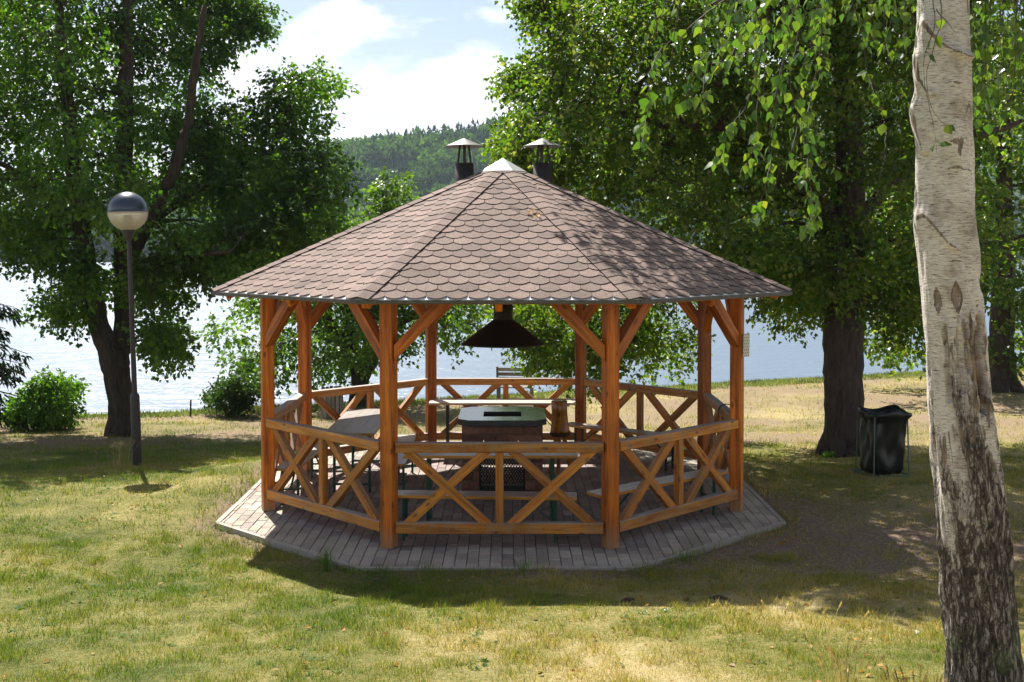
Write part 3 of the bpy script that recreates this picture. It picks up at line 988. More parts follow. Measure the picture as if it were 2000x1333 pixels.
# two flues behind the apex
def chimney(x, y, turn):
    zb = ZA - (math.hypot(x, y)) / AP * (ZA - ZE)
    ch = empty('chimney', (x, y, zb - 0.15))
    ch.parent = gz
    top = 4.03 - (zb - 0.15)
    vv, ff = lathe([(0.118, 0.0), (0.118, top), (0.111, top), (0.111, top - 0.3)], 40)
    link('flue_pipe', pymesh('flue_pipe', vv, ff, M_flue, True), ch)
    vv, ff = lathe([(0.0, top + 0.315), (0.03, top + 0.305), (0.238, top + 0.215), (0.240, top + 0.208), (0.228, top + 0.205), (0.05, top + 0.235), (0.0, top + 0.237)], 40)
    link('cowl', pymesh('cowl', vv, ff, M_capz), ch)
    for i in range(3):
        a = turn + i * 2 * math.pi / 3
        p0 = Vector((0.100 * math.cos(a), 0.100 * math.sin(a), top - 0.05))
        p1 = Vector((0.062 * math.cos(a), 0.062 * math.sin(a), top + 0.24))
        beam('strut', p0, p1, 0.040, 0.007, M_flue, ch, up=(math.cos(a), math.sin(a), 0), c=0.001)
    for i in range(2):
        a = turn + math.pi * i + 0.2
        vv, ff = tube([(0.12 * math.cos(a), 0.12 * math.sin(a), top - 0.02), (0.215 * math.cos(a), 0.215 * math.sin(a), top + 0.215)], 0.003, 5)
        link('stay_wire', pymesh('stay_wire', vv, ff, M_flue), ch)
chimney(-0.49, 0.30, -1.5)
chimney(0.49, 0.30, 0.35)

# smoke hood hanging over the grill
hood = thing('smoke_hood', 'dark brown conical smoke hood hanging from the roof above the grill', 'hood', (0, 0.0, 1.79))
vv, ff = lathe([(0.512, 0.0), (0.517, 0.012), (0.500, 0.022), (0.13, 0.300), (0.122, 0.31), (0.113, 0.305), (0.49, 0.018), (0.506, 0.002), (0.512, 0.0)], 48)
link('hood_cone', pymesh('hood_cone', vv, ff, M_hood, True), hood)
vv, ff = lathe([(0.117, 0.30), (0.117, 0.42), (0.121, 0.425), (0.121, 0.44), (0.117, 0.445), (0.117, 1.95)], 32)
link('hood_pipe', pymesh('hood_pipe', vv, ff, M_hood, True), hood)

# ------------------------------------------------------------------ stone grill
gr = thing('stone_grill', 'square block grill with dark slab top and arched iron lattice door', 'grill', (-0.01, -0.06, 0))
GW, GD, GH = 0.95, 0.96, 0.875
# sooty core: two cheek walls, a back wall with a gap, and a lintel, behind the blocks
core = merge([box_v(-GW / 2 + 0.012, -0.285, -GD / 2 + 0.012, GD / 2 - 0.012, 0.005, GH - 0.004),
              box_v(0.285, GW / 2 - 0.012, -GD / 2 + 0.012, GD / 2 - 0.012, 0.005, GH - 0.004),
              box_v(-0.283, 0.283, -GD / 2 + 0.014, GD / 2 - 0.014, 0.70, GH - 0.006)])
link('core', pymesh('core', *core, M_mortar), gr)
def block(x0, x1, y0, y1, z0, z1):
    g = 0.004
    x0, x1, y0, y1, z0, z1 = x0 + g, x1 - g, y0, y1, z0 + g, z1 - g
    cx, cy, cz = (x0 + x1) / 2, (y0 + y1) / 2, (z0 + z1) / 2
    me = beam_mesh('block', x1 - x0, round(y1 - y0, 3), round(z1 - z0, 3), M_brick, 0.008)
    link('block', me, gr, Matrix.Translation((cx + random.uniform(-0.003, 0.003), cy + random.uniform(-0.004, 0.004), cz)) @ Matrix.Rotation(random.uniform(-0.02, 0.02), 4, 'Z'))
nr = 8
rh = GH / nr
for r in range(nr):
    z0, z1 = r * rh, (r + 1) * rh
    o = 0.0 if r % 2 else 0.05
    for fy0, fy1 in ((-GD / 2 - 0.008, -GD / 2 + 0.05), (GD / 2 - 0.05, GD / 2 + 0.008)):
        if z1 < 0.72:
            block(-GW / 2, -0.385 + o, fy0, fy1, z0, z1)
            block(-0.385 + o, -0.272, fy0, fy1, z0, z1)
            block(0.272, 0.385 - o, fy0, fy1, z0, z1)
            block(0.385 - o, GW / 2, fy0, fy1, z0, z1)
        else:
            e = [-GW / 2, -0.27 + o, -0.02 - o, 0.24 - o, GW / 2]
            for a, b in zip(e[:-1], e[1:]):
                block(a, b, fy0, fy1, z0, z1)
    for sx in (-1, 1):
        e = [-GD / 2 + 0.052, -0.22 + o * 2, 0.02 + o, 0.24 + o, GD / 2 - 0.052]
        for a, b in zip(e[:-1], e[1:]):
            me = beam_mesh('block', round(b - a - 0.008, 3), 0.056, round(rh - 0.008, 3), M_brick, 0.008)
            link('block', me, gr, Matrix.Translation((sx * (GW / 2 - 0.022), (a + b) / 2, (z0 + z1) / 2)) @ Matrix.Rotation(R(90), 4, 'Z'))
# arch stones over the door
for i in range(7):
    a = R(14 + i * (152 / 6))
    rr = 0.285
    c0 = Vector((rr * math.cos(a), -GD / 2 - 0.006, 0.445 + rr * math.sin(a) * 0.92))
    beam_ = beam_mesh('arch_block', 0.085, 0.050, 0.105, M_brick, 0.007)
    link('arch_block', beam_, gr, frame(c0, (math.cos(a), 0, math.sin(a)), (-math.sin(a), 0, math.cos(a))))
# lattice door: iron frame, crossing bars, lower plate
dv = []
yd = -GD / 2 + 0.035
dv.append(box_v(-0.262, 0.262, yd - 0.004, yd + 0.004, 0.03, 0.155))
dv.append(tube([(-0.258, yd, 0.03), (-0.258, yd, 0.46), (-0.22, yd, 0.60), (-0.12, yd, 0.69), (0, yd, 0.715), (0.12, yd, 0.69), (0.22, yd, 0.60), (0.258, yd, 0.46), (0.258, yd, 0.03)], 0.011, 6))
link('door', pymesh('door', *merge(dv), M_iron), gr)
bars = []
def door_top(x):
    return 0.16 if abs(x) > 0.25 else 0.44 + 0.26 * math.sqrt(max(0, 1 - (x / 0.262) ** 2))
for sgn in (-1, 1):
    for c in np.arange(-0.9, 0.9, 0.058):
        pts = []
        for x in np.linspace(-0.25, 0.25, 60):
            z = 0.16 + (x * sgn * 1.7 + c) + 0.25
            if 0.16 < z < door_top(x):
                pts.append((x, yd + 0.006 * sgn, z))
        if len(pts) > 2:
            bars.append(tube([pts[0], pts[-1]], 0.0055, 4))
link('lattice', pymesh('lattice', *merge(bars), M_iron), gr)
# fire bed inside catches the light through the back
fb = merge([box_v(-0.283, 0.283, -GD / 2 + 0.09, GD / 2 - 0.06, 0.002, 0.03)])
link('ash_tray', pymesh('ash_tray', *fb, M_kerb), gr)
# slab top with cut corners and a recess for the grate
def oct_rect(hx, hy, c):
    return [(-hx + c, -hy), (hx - c, -hy), (hx, -hy + c), (hx, hy - c), (hx - c, hy), (-hx + c, hy), (-hx, hy - c), (-hx, -hy + c)]
outer = oct_rect(0.525, 0.56, 0.13)
hole = [(-0.23, -0.26), (0.23, -0.26), (0.23, 0.14), (-0.23, 0.14)]
z0, z1 = 0.878, 0.948
n = 8
hx = [(-0.23, -0.26), (0.23, -0.26), (0.23, -0.26), (0.23, 0.14), (0.23, 0.14), (-0.23, 0.14), (-0.23, 0.14), (-0.23, -0.26)]
v = [(*p, z1) for p in outer] + [(*p, z1) for p in hole] + [(*p, z0) for p in outer] + [(*p, z0) for p in hole]
top = [[0, 1, 9, 8], [1, 2, 9], [2, 3, 10, 9], [3, 4, 10], [4, 5, 11, 10], [5, 6, 11], [6, 7, 8, 11], [7, 0, 8]]
f = top + [[i + 12 for i in q[::-1]] for q in top] + [[i, 12 + i, 12 + (i + 1) % 8, (i + 1) % 8] for i in range(8)] + [[8 + i, 8 + (i + 1) % 4, 20 + (i + 1) % 4, 20 + i] for i in range(4)]
f = [q if j < 16 else q for j, q in enumerate(f)]
link('counter_slab', pymesh('counter_slab', v, f, M_slate), gr)
gb = [box_v(-0.226, 0.226, -0.256, 0.136, 0.885, 0.890)]
for i in range(15):
    y = -0.24 + i * 0.026
    gb.append(tube([(-0.225, y, 0.922), (0.225, y, 0.922)], 0.005, 5))
link('grate', pymesh('grate', *merge(gb), M_iron), gr)

# ------------------------------------------------------------------ folding tables and benches
def leg_frame(parent, x, sx, hw, h, m, th=0.03):
    for sy in (-1, 1):
        beam('leg', (x, sy * hw, 0.0), (x, sy * hw, h), th, th, m, parent, up=(1, 0, 0), c=0.003)
    beam('cross_bar', (x, -hw, 0.10), (x, hw, 0.10), th * 0.8, th * 0.8, m, parent, c=0.002)
    beam('cross_bar', (x, -hw, h - 0.014), (x, hw, h - 0.014), th * 0.8, th * 0.8, m, parent, c=0.002)
    beam('stay', (x - sx * 0.005, 0.0, h * 0.42), (x - sx * min(0.36, h * 0.75), 0.0, h - 0.012), 0.022, 0.012, m, parent, c=0.002)
    beam('cross_bar', (x, -hw, h * 0.42), (x, hw, h * 0.42), th * 0.7, th * 0.7, m, parent, c=0.002)
def rounded(hx, hy, r, n=5):
    pts = []
    for cx, cy, a0 in ((hx - r, -hy + r, -90), (hx - r, hy - r, 0), (-hx + r, hy - r, 90), (-hx + r, -hy + r, 180)):
        for i in range(n + 1):
            a = R(a0 + 90 * i / n)
            pts.append((cx + r * math.cos(a), cy + r * math.sin(a)))
    return pts
def bench(label, x, y, deg, ln, m=None, lm=None, group='folding benches inside the gazebo', h=0.47):
    b = thing('bench', label, 'bench', (x, y, 0.002), (0, 0, R(deg)), group)
    vv, ff = slab_poly(rounded(ln / 2, 0.125, 0.03), h - 0.030, h, 0.005)
    ff.append(list(range(len(rounded(ln / 2, 0.125, 0.03)) - 1, -1, -1)))
    link('seat_plank', pymesh('seat_plank', vv, ff, m or M_plank), b)
    for sx in (-1, 1):
        leg_frame(b, sx * (ln / 2 - 0.22), sx, 0.09, h - 0.031, lm or M_legs, 0.028)
    return b
def table(label, x, y, deg, ln, wd, m, lm, h=0.765):
    t = thing('table', label, 'table', (x, y, 0.002), (0, 0, R(deg)), 'folding tables inside the gazebo')
    k = 3
    for i in range(k):
        y0 = -wd / 2 + wd * i / k
        hw = wd / k / 2 - 0.0012
        vv, ff = slab_poly([(-ln / 2, -hw), (ln / 2, -hw), (ln / 2, hw), (-ln / 2, hw)], h - 0.030, h + random.uniform(-0.0008, 0.0008), 0.003)
        ff.append([3, 2, 1, 0])
        link('plank', pymesh('plank', vv, ff, m), t, Matrix.Translation((0, y0 + wd / k / 2, 0)))
    for sx in (-1, 1):
        beam('batten', (sx * (ln / 2 - 0.12), -wd / 2 + 0.03, h - 0.043), (sx * (ln / 2 - 0.12), wd / 2 - 0.03, h - 0.043), 0.05, 0.024, m, t, c=0.002)
        leg_frame(t, sx * (ln / 2 - 0.26), sx, wd / 2 - 0.09, h - 0.031, lm, 0.032)
    return t
bench('orange edged bench just inside the front railing', -0.23, -2.36, -3.5, 1.98)
table('long table between the front bench and the stone grill', -0.13, -1.62, 0.3, 1.86, 0.50, M_plank, M_legs)
table('pale bleached table along the back railing', -0.02, 2.34, 0.0, 2.10, 0.46, M_palew, M_legk)
table('dark worn table at the left side of the grill', -1.83, 0.56, 89.3, 2.0, 0.61, M_tablew, M_legs)
bench('grey bench between the left table and the grill', -1.28, 0.19, 91.0, 2.0)
bench('bench between the left table and the left railing', -2.42, -0.10, 87.0, 1.94)
bench('reddish bench just inside the front right railing', 1.70, -1.74, 39.0, 1.98)
bench('bench along the back right railing', 1.64, 1.60, -38.0, 1.90, lm=M_legk)

# varnished log on its stand beside the grill
lg = thing('log_bin', 'varnished orange log with dark foot on a small wooden stand right of the grill', 'log', (0.735, 0.78, 0.002))
prof = [(0.0, 0.985), (0.095, 0.985), (0.105, 0.975), (0.100, 0.85), (0.106, 0.70), (0.122, 0.60), (0.125, 0.575), (0.0, 0.57)]
vv, ff = lathe(prof, 20)
vv = [(x * (1 + 0.10 * math.sin(3 * math.atan2(y, x) + z * 5)), y * (1 + 0.10 * math.cos(2 * math.atan2(y, x) + z * 4)), z) for x, y, z in vv]
link('log_body', pymesh('log_body', [(z - 0.78, x, y) for x, y, z in vv], ff, M_log, True), lg, Matrix(((0, 1, 0, 0), (0, 0, 1, 0), (1, 0, 0, 0.78), (0, 0, 0, 1))))
vv, ff = lathe([(0.0, 0.572), (0.132, 0.572), (0.135, 0.55), (0.120, 0.525), (0.0, 0.52)], 20)
link('dark_foot', pymesh('dark_foot', vv, ff, M_bark, True), lg)
for a in (20, 140, 260):
    beam('stand_leg', (0.05 * math.cos(R(a)), 0.05 * math.sin(R(a)), 0.53), (0.17 * math.cos(R(a)), 0.17 * math.sin(R(a)), 0.0), 0.05, 0.05, M_log, lg)

# notice on the right post
pr = Matrix.Rotation(R(-0.58), 3, 'Z') @ ring(2, RP)
notice_m, nn_, bs_, out_ = material('printed_notice')
tc = N(nn_, 'ShaderNodeTexCoord')
sp_ = N(nn_, 'ShaderNodeSeparateXYZ')
L(nn_, tc.outputs['Object'], sp_.inputs[0])
br = N(nn_, 'ShaderNodeTexBrick', i_Scale=1.0, i_Mortar_Size=0.012, i_Brick_Width=0.05, i_Row_Height=0.034)
br.inputs['Color1'].default_value = (0.10, 0.30, 0.10, 1)
br.inputs['Color2'].default_value = (0.42, 0.10, 0.08, 1)
br.inputs['Mortar'].default_value = (0.62, 0.62, 0.48, 1)
cb = N(nn_, 'ShaderNodeCombineXYZ')
L(nn_, sp_.outputs[0], cb.inputs[0])
L(nn_, sp_.outputs[2], cb.inputs[1])
L(nn_, cb.outputs[0], br.inputs[0])
L(nn_, br.outputs[0], bs_.inputs['Base Color'])
bs_.inputs['Roughness'].default_value = 0.6
sg = thing('notice', 'small pale notice with red and green print on the front right post', 'notice', (pr.x + 0.092, pr.y - 0.062, 1.885), (0, R(2), R(52)))
vv, ff = box_v(-0.075, 0.075, -0.002, 0.002, -0.13, 0.13)
link('sheet', pymesh('sheet', vv, ff, notice_m), sg)
beam('backing_strip', (0.045, 0.006, -0.12), (0.045, 0.006, 0.14), 0.006, 0.03, M_frame, sg, up=(1, 0, 0), c=0.001)

# black strap hung over the right railing
st = Matrix.Rotation(R(-0.58), 3, 'Z') @ ((ring(2, RP) + ring(3, RP)) / 2)
pts = [(-0.075, 0.02, 0.72), (-0.078, 0.02, 0.90), (-0.07, 0.0, 1.03), (-0.03, 0.0, 1.075), (0.03, 0.01, 1.085), (0.085, 0.02, 1.06), (0.10, 0.02, 0.98), (0.098, 0.03, 0.92)]
pts = spline(pts, 24)
v = []
for p in pts:
    v += [(p[0], p[1] - 0.03, p[2]), (p[0], p[1] + 0.03, p[2])]
v += [(a[0] * 1.06, a[1], a[2] + 0.004) for a in v]
q = 48
f = []
for i in range(23):
    a = 2 * i
    f += [[a, a + 1, a + 3, a + 2], [q + a + 2, q + a + 3, q + a + 1, q + a], [a, a + 2, q + a + 2, q + a], [a + 1, q + a + 1, q + a + 3, a + 3]]
o = link('strap', pymesh('strap', v, f, M_strap), None, Matrix.Translation((st.x + 0.02, st.y - 0.25, 0)))
tag(o, 'black strap slung over the right side railing', 'strap')

# ------------------------------------------------------------------ lamp
def gpt(x, y):
    return (x, y, float(ground_z(x, y)))
lp = thing('street_lamp', 'tall thin lamp post with dark domed globe on the lawn left of the gazebo', 'lamp', gpt(-5.50, 2.98), (0, R(-1.6), 0))
vv, ff = lathe([(0.072, -0.2), (0.070, 1.02), (0.064, 1.06), (0.040, 1.09), (0.039, 1.10)], 20)
link('pole_base', pymesh('pole_base', vv, ff, M_pole, True), lp)
vv, ff = lathe([(0.039, 1.08), (0.036, 2.2), (0.032, 3.40)], 16)
link('pole', pymesh('pole', vv, ff, M_pole, True), lp)
vv, ff = lathe([(0.036, 3.36), (0.062, 3.42), (0.095, 3.50), (0.105, 3.53), (0.09, 3.545), (0.0, 3.55)], 20)
link('neck', pymesh('neck', vv, ff, M_pole, True), lp)
gc, gR = 3.80, 0.293
up_ = [(gR * math.cos(a), gc + gR * math.sin(a)) for a in np.linspace(0.0, math.pi / 2 - 0.001, 16)]
vv, ff = lathe([(gR + 0.004, gc - 0.008), (gR + 0.006, gc)] + up_, 40)
link('dome', pymesh('dome', vv, ff, M_dome, True), lp)
glm, gn, gb_, go = material('clear_acrylic_bowl')
gb_.inputs['Base Color'].default_value = (0.78, 0.72, 0.64, 1)
gb_.inputs['Roughness'].default_value = 0.12
tr_ = N(gn, 'ShaderNodeBsdfTransparent')
tr_.inputs[0].default_value = (0.92, 0.88, 0.82, 1)
tl_ = N(gn, 'ShaderNodeBsdfTranslucent')
tl_.inputs[0].default_value = (0.88, 0.80, 0.70, 1)
m1 = N(gn, 'ShaderNodeMixShader', i_0=0.45)
L(gn, gb_.outputs[0], m1.inputs[1])
L(gn, tl_.outputs[0], m1.inputs[2])
m2 = N(gn, 'ShaderNodeMixShader', i_0=0.22)
L(gn, m1.outputs[0], m2.inputs[1])
L(gn, tr_.outputs[0], m2.inputs[2])
L(gn, m2.outputs[0], go.inputs[0])
dn = [(gR * math.cos(a) * 0.995, gc + gR * math.sin(a) * 0.995) for a in np.linspace(-math.pi / 2 + 0.3, -0.02, 16)]
vv, ff = lathe(dn, 40)
link('bowl', pymesh('bowl', vv, ff, glm, True), lp)
vv, ff = lathe([(0.075, 3.545), (0.075, 3.70), (0.06, 3.71), (0.06, 3.745), (0.0, 3.75)], 20)
link('socket', pymesh('socket', vv, ff, M_socket, True), lp)

# ------------------------------------------------------------------ bin bag on its frame
bx, by = 5.20, 1.55
bb = thing('bin_bag_stand', 'black bin bag on a pale green frame beside the linden trunk', 'trash bin', gpt(bx, by), (0, 0, R(12)))
n, rows = 44, 26
v, f = [], []
for r in range(rows):
    t = r / (rows - 1)
    z = 0.045 + 0.855 * t
    for k in range(n):
        a = 2 * math.pi * k / n
        rx, ry = 0.225 + 0.030 * t, 0.20 + 0.045 * t
        if t < 0.06:
            rx *= 0.86 + 2.3 * t
            ry *= 0.86 + 2.3 * t
        if t > 0.86:
            rx += 0.05 * math.sin((t - 0.86) / 0.14 * math.pi * 0.8)
            ry += 0.05 * math.sin((t - 0.86) / 0.14 * math.pi * 0.8)
        lean = 0.05 * t
        wr = 0.045 * float(vnoise(a * 2.2 + t * 1.6, t * 3.1, 0.8, 2)) + 0.030 * abs(math.sin(2.5 * a + 3.2 * t)) - 0.018 * abs(math.sin(4 * a - 5.5 * t)) + 0.006 * math.sin(13 * a + 9 * t)
        sq = (abs(math.cos(a)) ** 9 + abs(math.sin(a)) ** 9) ** (-1 / 9)
        v.append(((rx * sq * 0.90 + wr) * math.cos(a) + lean - 0.02, (ry * sq * 0.92 + wr) * math.sin(a), z + 0.03 * math.sin(3 * a) * (t > 0.95)))
for r in range(rows - 1):
    for k in range(n):
        f.append([r * n + k, r * n + (k + 1) % n, (r + 1) * n + (k + 1) % n, (r + 1) * n + k])
f.append(list(range(n))[::-1])
b0 = len(v)
for k in range(n):
    a = 2 * math.pi * k / n
    v.append((0.26 * math.cos(a), 0.24 * math.sin(a), 0.80))
for k in range(n):
    f.append([(rows - 1) * n + k, (rows - 1) * n + (k + 1) % n, b0 + (k + 1) % n, b0 + k])
link('bag', pymesh('bag', v, f, M_bag, True), bb)
for x in (-0.27, 0.27):
    for y in (-0.24, 0.24):
        beam('frame_leg', (x * 0.98, y * 1.0, 0.0), (x * 0.90, y * 0.92, 0.86), 0.016, 0.016, M_frame, bb, up=(1, 0, 0), c=0.003)
for y in (-0.255, 0.255):
    beam('foot_bar', (-0.31, y, 0.03), (0.27, y, 0.03), 0.028, 0.028, M_frame, bb, c=0.003)
for x in (-0.275, 0.275):
    beam('foot_bar', (x, -0.24, 0.031), (x, 0.24, 0.031), 0.024, 0.024, M_frame, bb, c=0.003)

# ------------------------------------------------------------------ far lawn furniture
gx, gy_ = -4.25, 13.6
sb = thing('slatted_bin', 'grey weathered wooden slat bin on the lawn behind the gazebo', 'bin', gpt(gx, gy_), (0, 0, R(14)))
for sd in range(4):
    a = R(90 * sd)
    for i in range(5):
        u = -0.20 + i * 0.10
        p = Vector((u * math.cos(a) + 0.235 * math.sin(a), u * math.sin(a) - 0.235 * math.cos(a), 0))
        beam('slat', p + Vector((0, 0, 0.02)), p + Vector((0, 0, 0.74 + random.uniform(-0.01, 0.01))), 0.084, 0.02, M_greyw, sb, up=(math.sin(a), -math.cos(a), 0), c=0.003)
vv, ff = lathe([(0.18, 0.03), (0.20, 0.70), (0.195, 0.70), (0.175, 0.05), (0, 0.05)], 16)
link('liner', pymesh('liner', vv, ff, M_legk, True), sb)
p = at(1006, 768, 17.0)
pb = thing('park_bench', 'grey slatted park bench facing the lake behind the back railing', 'bench', gpt(float(p[0]), 17.0), (0, 0, R(-6)))
for i in range(4):
    beam('seat_slat', (-0.52, -0.10 + i * 0.12, 0.45), (0.52, -0.10 + i * 0.12, 0.45), 0.10, 0.03, M_greyw, pb)
for i in range(4):
    beam('back_slat', (-0.48, -0.20 - i * 0.035, 0.58 + i * 0.13), (0.48, -0.20 - i * 0.035, 0.58 + i * 0.13), 0.03, 0.10, M_greyw, pb)
for sx in (-1, 1):
    beam('leg', (sx * 0.46, 0.26, 0.0), (sx * 0.46, 0.26, 0.62), 0.06, 0.06, M_greyw, pb, up=(1, 0, 0))
    beam('leg', (sx * 0.46, -0.16, 0.0), (sx * 0.46, -0.31, 1.05), 0.06, 0.06, M_greyw, pb, up=(1, 0, 0))
    beam('armrest', (sx * 0.51, -0.24, 0.64), (sx * 0.51, 0.34, 0.64), 0.07, 0.03, M_greyw, pb)
p = at(372, 798, 14.0)
o = link('stake', pymesh('stake', *tube([(0, 0, -0.1), (0.01, 0, 0.42)], 0.022, 6), M_bark), None, Matrix.Translation(gpt(float(p[0]), 14.0)))
tag(o, 'thin dark stake standing at the lake edge between the lamp and the gazebo', 'stake')

# ------------------------------------------------------------------ trees
def leaves_mesh(P, A, Nn, ln, wd, droop=0.12, fold=0.18):
    """kite-shaped folded leaves; P base points, A axes, Nn normals"""
    A = A / (np.linalg.norm(A, axis=1, keepdims=True) + 1e-9)
    S = np.cross(A, Nn)
    S /= (np.linalg.norm(S, axis=1, keepdims=True) + 1e-9)
    Nn = np.cross(S, A)
    ln = np.broadcast_to(ln, (len(P),))[:, None]
    wd = np.broadcast_to(wd, (len(P),))[:, None]
    tip = P + A * ln - Nn * ln * droop
    mid = P + A * ln * 0.42
    l = mid + S * wd + Nn * wd * fold * 2
    r = mid - S * wd + Nn * wd * fold * 2
    v = np.stack([P, r, tip, l], 1).reshape(-1, 3)
    i = np.arange(len(P))[:, None] * 4
    f = np.concatenate([i + np.array([[0, 1, 2]]), i + np.array([[0, 2, 3]])])
    return v, f
def sprays(C, Rr, n, per, ln, seed, droop=0.35, shell=0.45, spl=0.45):
    """leaf sprays through an ellipsoid clump"""
    g = np.random.default_rng(seed)
    d = g.normal(0, 1, (n, 3))
    d /= np.linalg.norm(d, axis=1, keepdims=True)
    rad = g.random(n) ** shell
    c = np.asarray(C) + d * np.asarray(Rr) * rad[:, None]
    ax = d * np.array([1, 1, 0.5]) + g.normal(0, 0.45, (n, 3))
    ax[:, 2] -= droop
    ax /= np.linalg.norm(ax, axis=1, keepdims=True)
    t = g.random((n, per, 1)) * spl
    P = c[:, None, :] + ax[:, None, :] * t + g.normal(0, ln * 0.55, (n, per, 3))
    P[..., 2] -= (t[..., 0] ** 2) * 0.5
    A = ax[:, None, :] * 0.8 + g.normal(0, 0.6, (n, per, 3))
    A[..., 2] -= 0.35
    Nn = g.normal(0, 0.55, (n, per, 3)) + np.array([0, 0, 0.9])
    L_ = ln * g.uniform(0.65, 1.2, (n * per))
    return P.reshape(-1, 3), A.reshape(-1, 3), Nn.reshape(-1, 3), L_, c, ax
def px_clumps(poly, n, Y, rpx, seed, ymul=1.0):
    """clumps filling the outline poly (in photo pixels) over a range of depths"""
    g = np.random.default_rng(seed)
    poly = np.array(poly, float)
    out = []
    lo, hi = poly.min(0), poly.max(0)
    def inside(p):
        c = False
        j = len(poly) - 1
        for i in range(len(poly)):
            a, b = poly[i], poly[j]
            if (a[1] > p[1]) != (b[1] > p[1]) and p[0] < (b[0] - a[0]) * (p[1] - a[1]) / (b[1] - a[1]) + a[0]:
                c = not c
            j = i
        return c
    best = []
    while len(best) < n:
        cand = None
        for _ in range(6):
            p = g.uniform(lo, hi)
            if not inside(p):
                continue
            y = g.uniform(*Y)
            q = at(p[0], p[1], y)
            dd = min([np.sum((q - b[0]) ** 2) for b in best[-160:]], default=9)
            if cand is None or dd > cand[2]:
                cand = (q, y, dd)
        if cand is None:
            continue
        q, y, _ = cand
        r = g.uniform(*rpx) / FPX * (y - CAM[1])
        best.append((q, np.array([r, r * ymul, r * g.uniform(0.6, 0.85)])))
    return best
def make_tree(name, label, cat, base, stems, clumps, leafm, barkm, ln, nspray, per, seed, group=None, wr=0.40, droop=0.35, spl=0.45, limb_r=0.035, trunk_name='trunk', limbs=True, nseg=10, flare=0.0):
    base = np.array(base, float)
    t = thing(name, label, cat, tuple(base), group=group)
    parts = []
    nodes = []
    for pts, rad in stems:
        s = spline([(*p, r) for p, r in zip(pts, rad)], max(12, 6 * len(pts)))
        g = np.random.default_rng(seed)
        s[1:, :3] += g.normal(0, 0.012, (len(s) - 1, 3))
        parts.append(tube(s[:, :3] - base, list(s[:, 3]), nseg))
        nodes += [(q[:3], q[3]) for q in s[2:]]
    if flare:
        for i in range(nseg):
            a = 2 * math.pi * i / nseg + 0.3
            r0 = stems[0][1][0]
            if i % 2 == 0:
                parts.append(tube([(r0 * 0.5 * math.cos(a), r0 * 0.5 * math.sin(a), 0.45), (r0 * 0.85 * math.cos(a), r0 * 0.85 * math.sin(a), 0.16), (r0 * (1.2 + flare) * math.cos(a), r0 * (1.2 + flare) * math.sin(a), -0.08)], [r0 * 0.34, r0 * 0.36, r0 * 0.18], 7))
    link(trunk_name, pymesh(trunk_name, *merge(parts), barkm, True), t)
    NP = np.array([q[0] for q in nodes])
    NR = np.array([q[1] for q in nodes])
    lim = []
    V, F = [], []
    k = 0
    for i, (c, r) in enumerate(clumps):
        P, A, Nn, L_, sc, sa = sprays(c, r, nspray, per, ln, seed * 1000 + i, droop, spl=spl)
        v, f = leaves_mesh(P, A, Nn, L_, L_ * wr)
        V.append(v - base)
        F.append(f + k)
        k += len(v)
        if limbs:
            d = np.linalg.norm((NP - c) * np.array([1, 1, 1.0]), axis=1) + np.where(NP[:, 2] > c[2] + 0.3, 2.5, 0)
            j = int(np.argmin(d))
            a = NP[j]
            r_a = NR[j] * 0.7
            if d[j] > 2.0:                      # far from any stem: hangs from the foliage above it
                up_c = [q for q, _ in clumps if q[2] > c[2] + 0.15]
                if up_c:
                    near = min(up_c, key=lambda q: float(np.sum((q - c) ** 2)))
                    if np.linalg.norm(near - c) < d[j]:
                        a, r_a = near, 0.016
            m = (a + c) / 2 + np.array([0, 0, 0.12 * np.linalg.norm(c - a)])
            s = spline([a, m, c], 7)
            r0 = min(limb_r * (0.5 + 0.3 * np.linalg.norm(c - a)), r_a)
            lim.append(tube(s - base, list(np.linspace(r0, r0 * 0.3, 7)), 5, False))
            for q in range(0, len(sc), max(1, len(sc) // 6)):
                lim.append(tube([c - base, (c + sc[q]) / 2 + np.array([0, 0, 0.05]) - base, sc[q] + sa[q] * spl * 0.8 - base], [r0 * 0.35, r0 * 0.22, 0.004], 4, False))
    if lim:
        link('branches', pymesh('branches', *merge(lim), barkm, True), t)
    link('crown', npmesh('crown', np.concatenate(V), np.concatenate(F), leafm), t)
    return t
def S(pts, base_y):
    """stem from (u, v, half width px, dY) rows"""
    P, Rr = [], []
    for u, v, hw, dy in pts:
        y = base_y + dy
        P.append(tuple(at(u, v, y)))
        Rr.append(hw / FPX * (y - CAM[1]))
    return P, Rr

# big maple left
MY = 8.7
def with_base(st, x, y, r):
    P, Rr = st
    return [(x, y, float(ground_z(x, y)) - 0.1)] + P, [r] + Rr
stems = [with_base(S([(236, 800, 25, 0), (224, 710, 26, 0), (196, 640, 20, -0.1), (172, 520, 17, -0.3), (150, 380, 17, -0.4), (135, 220, 13, -0.5), (118, 60, 9, -0.6), (100, -140, 5, -0.6)], MY), at(236, 850, MY)[0], MY, 0.29),
         S([(232, 720, 19, 0.05), (240, 640, 18, 0.2), (240, 500, 16, 0.4), (242, 330, 17, 0.5), (246, 150, 14, 0.6), (250, -30, 9, 0.7), (256, -220, 5, 0.7)], MY),
         S([(241, 560, 12, 0.3), (272, 470, 13, 0.0), (320, 380, 12, -0.3), (362, 260, 10, -0.4), (380, 140, 8, -0.5), (400, 10, 5, -0.6)], MY),
         S([(243, 590, 10, 0.2), (290, 530, 10, -0.5), (370, 505, 7, -1.0), (450, 490, 3, -1.4)], MY),
         S([(242, 480, 9, 0.3), (340, 400, 9, 0.8), (440, 340, 6, 1.2), (530, 290, 3, 1.5)], MY),
         S([(160, 450, 8, -0.3), (90, 380, 8, -0.5), (20, 330, 6, -0.8), (-60, 290, 4, -1.0)], MY)]
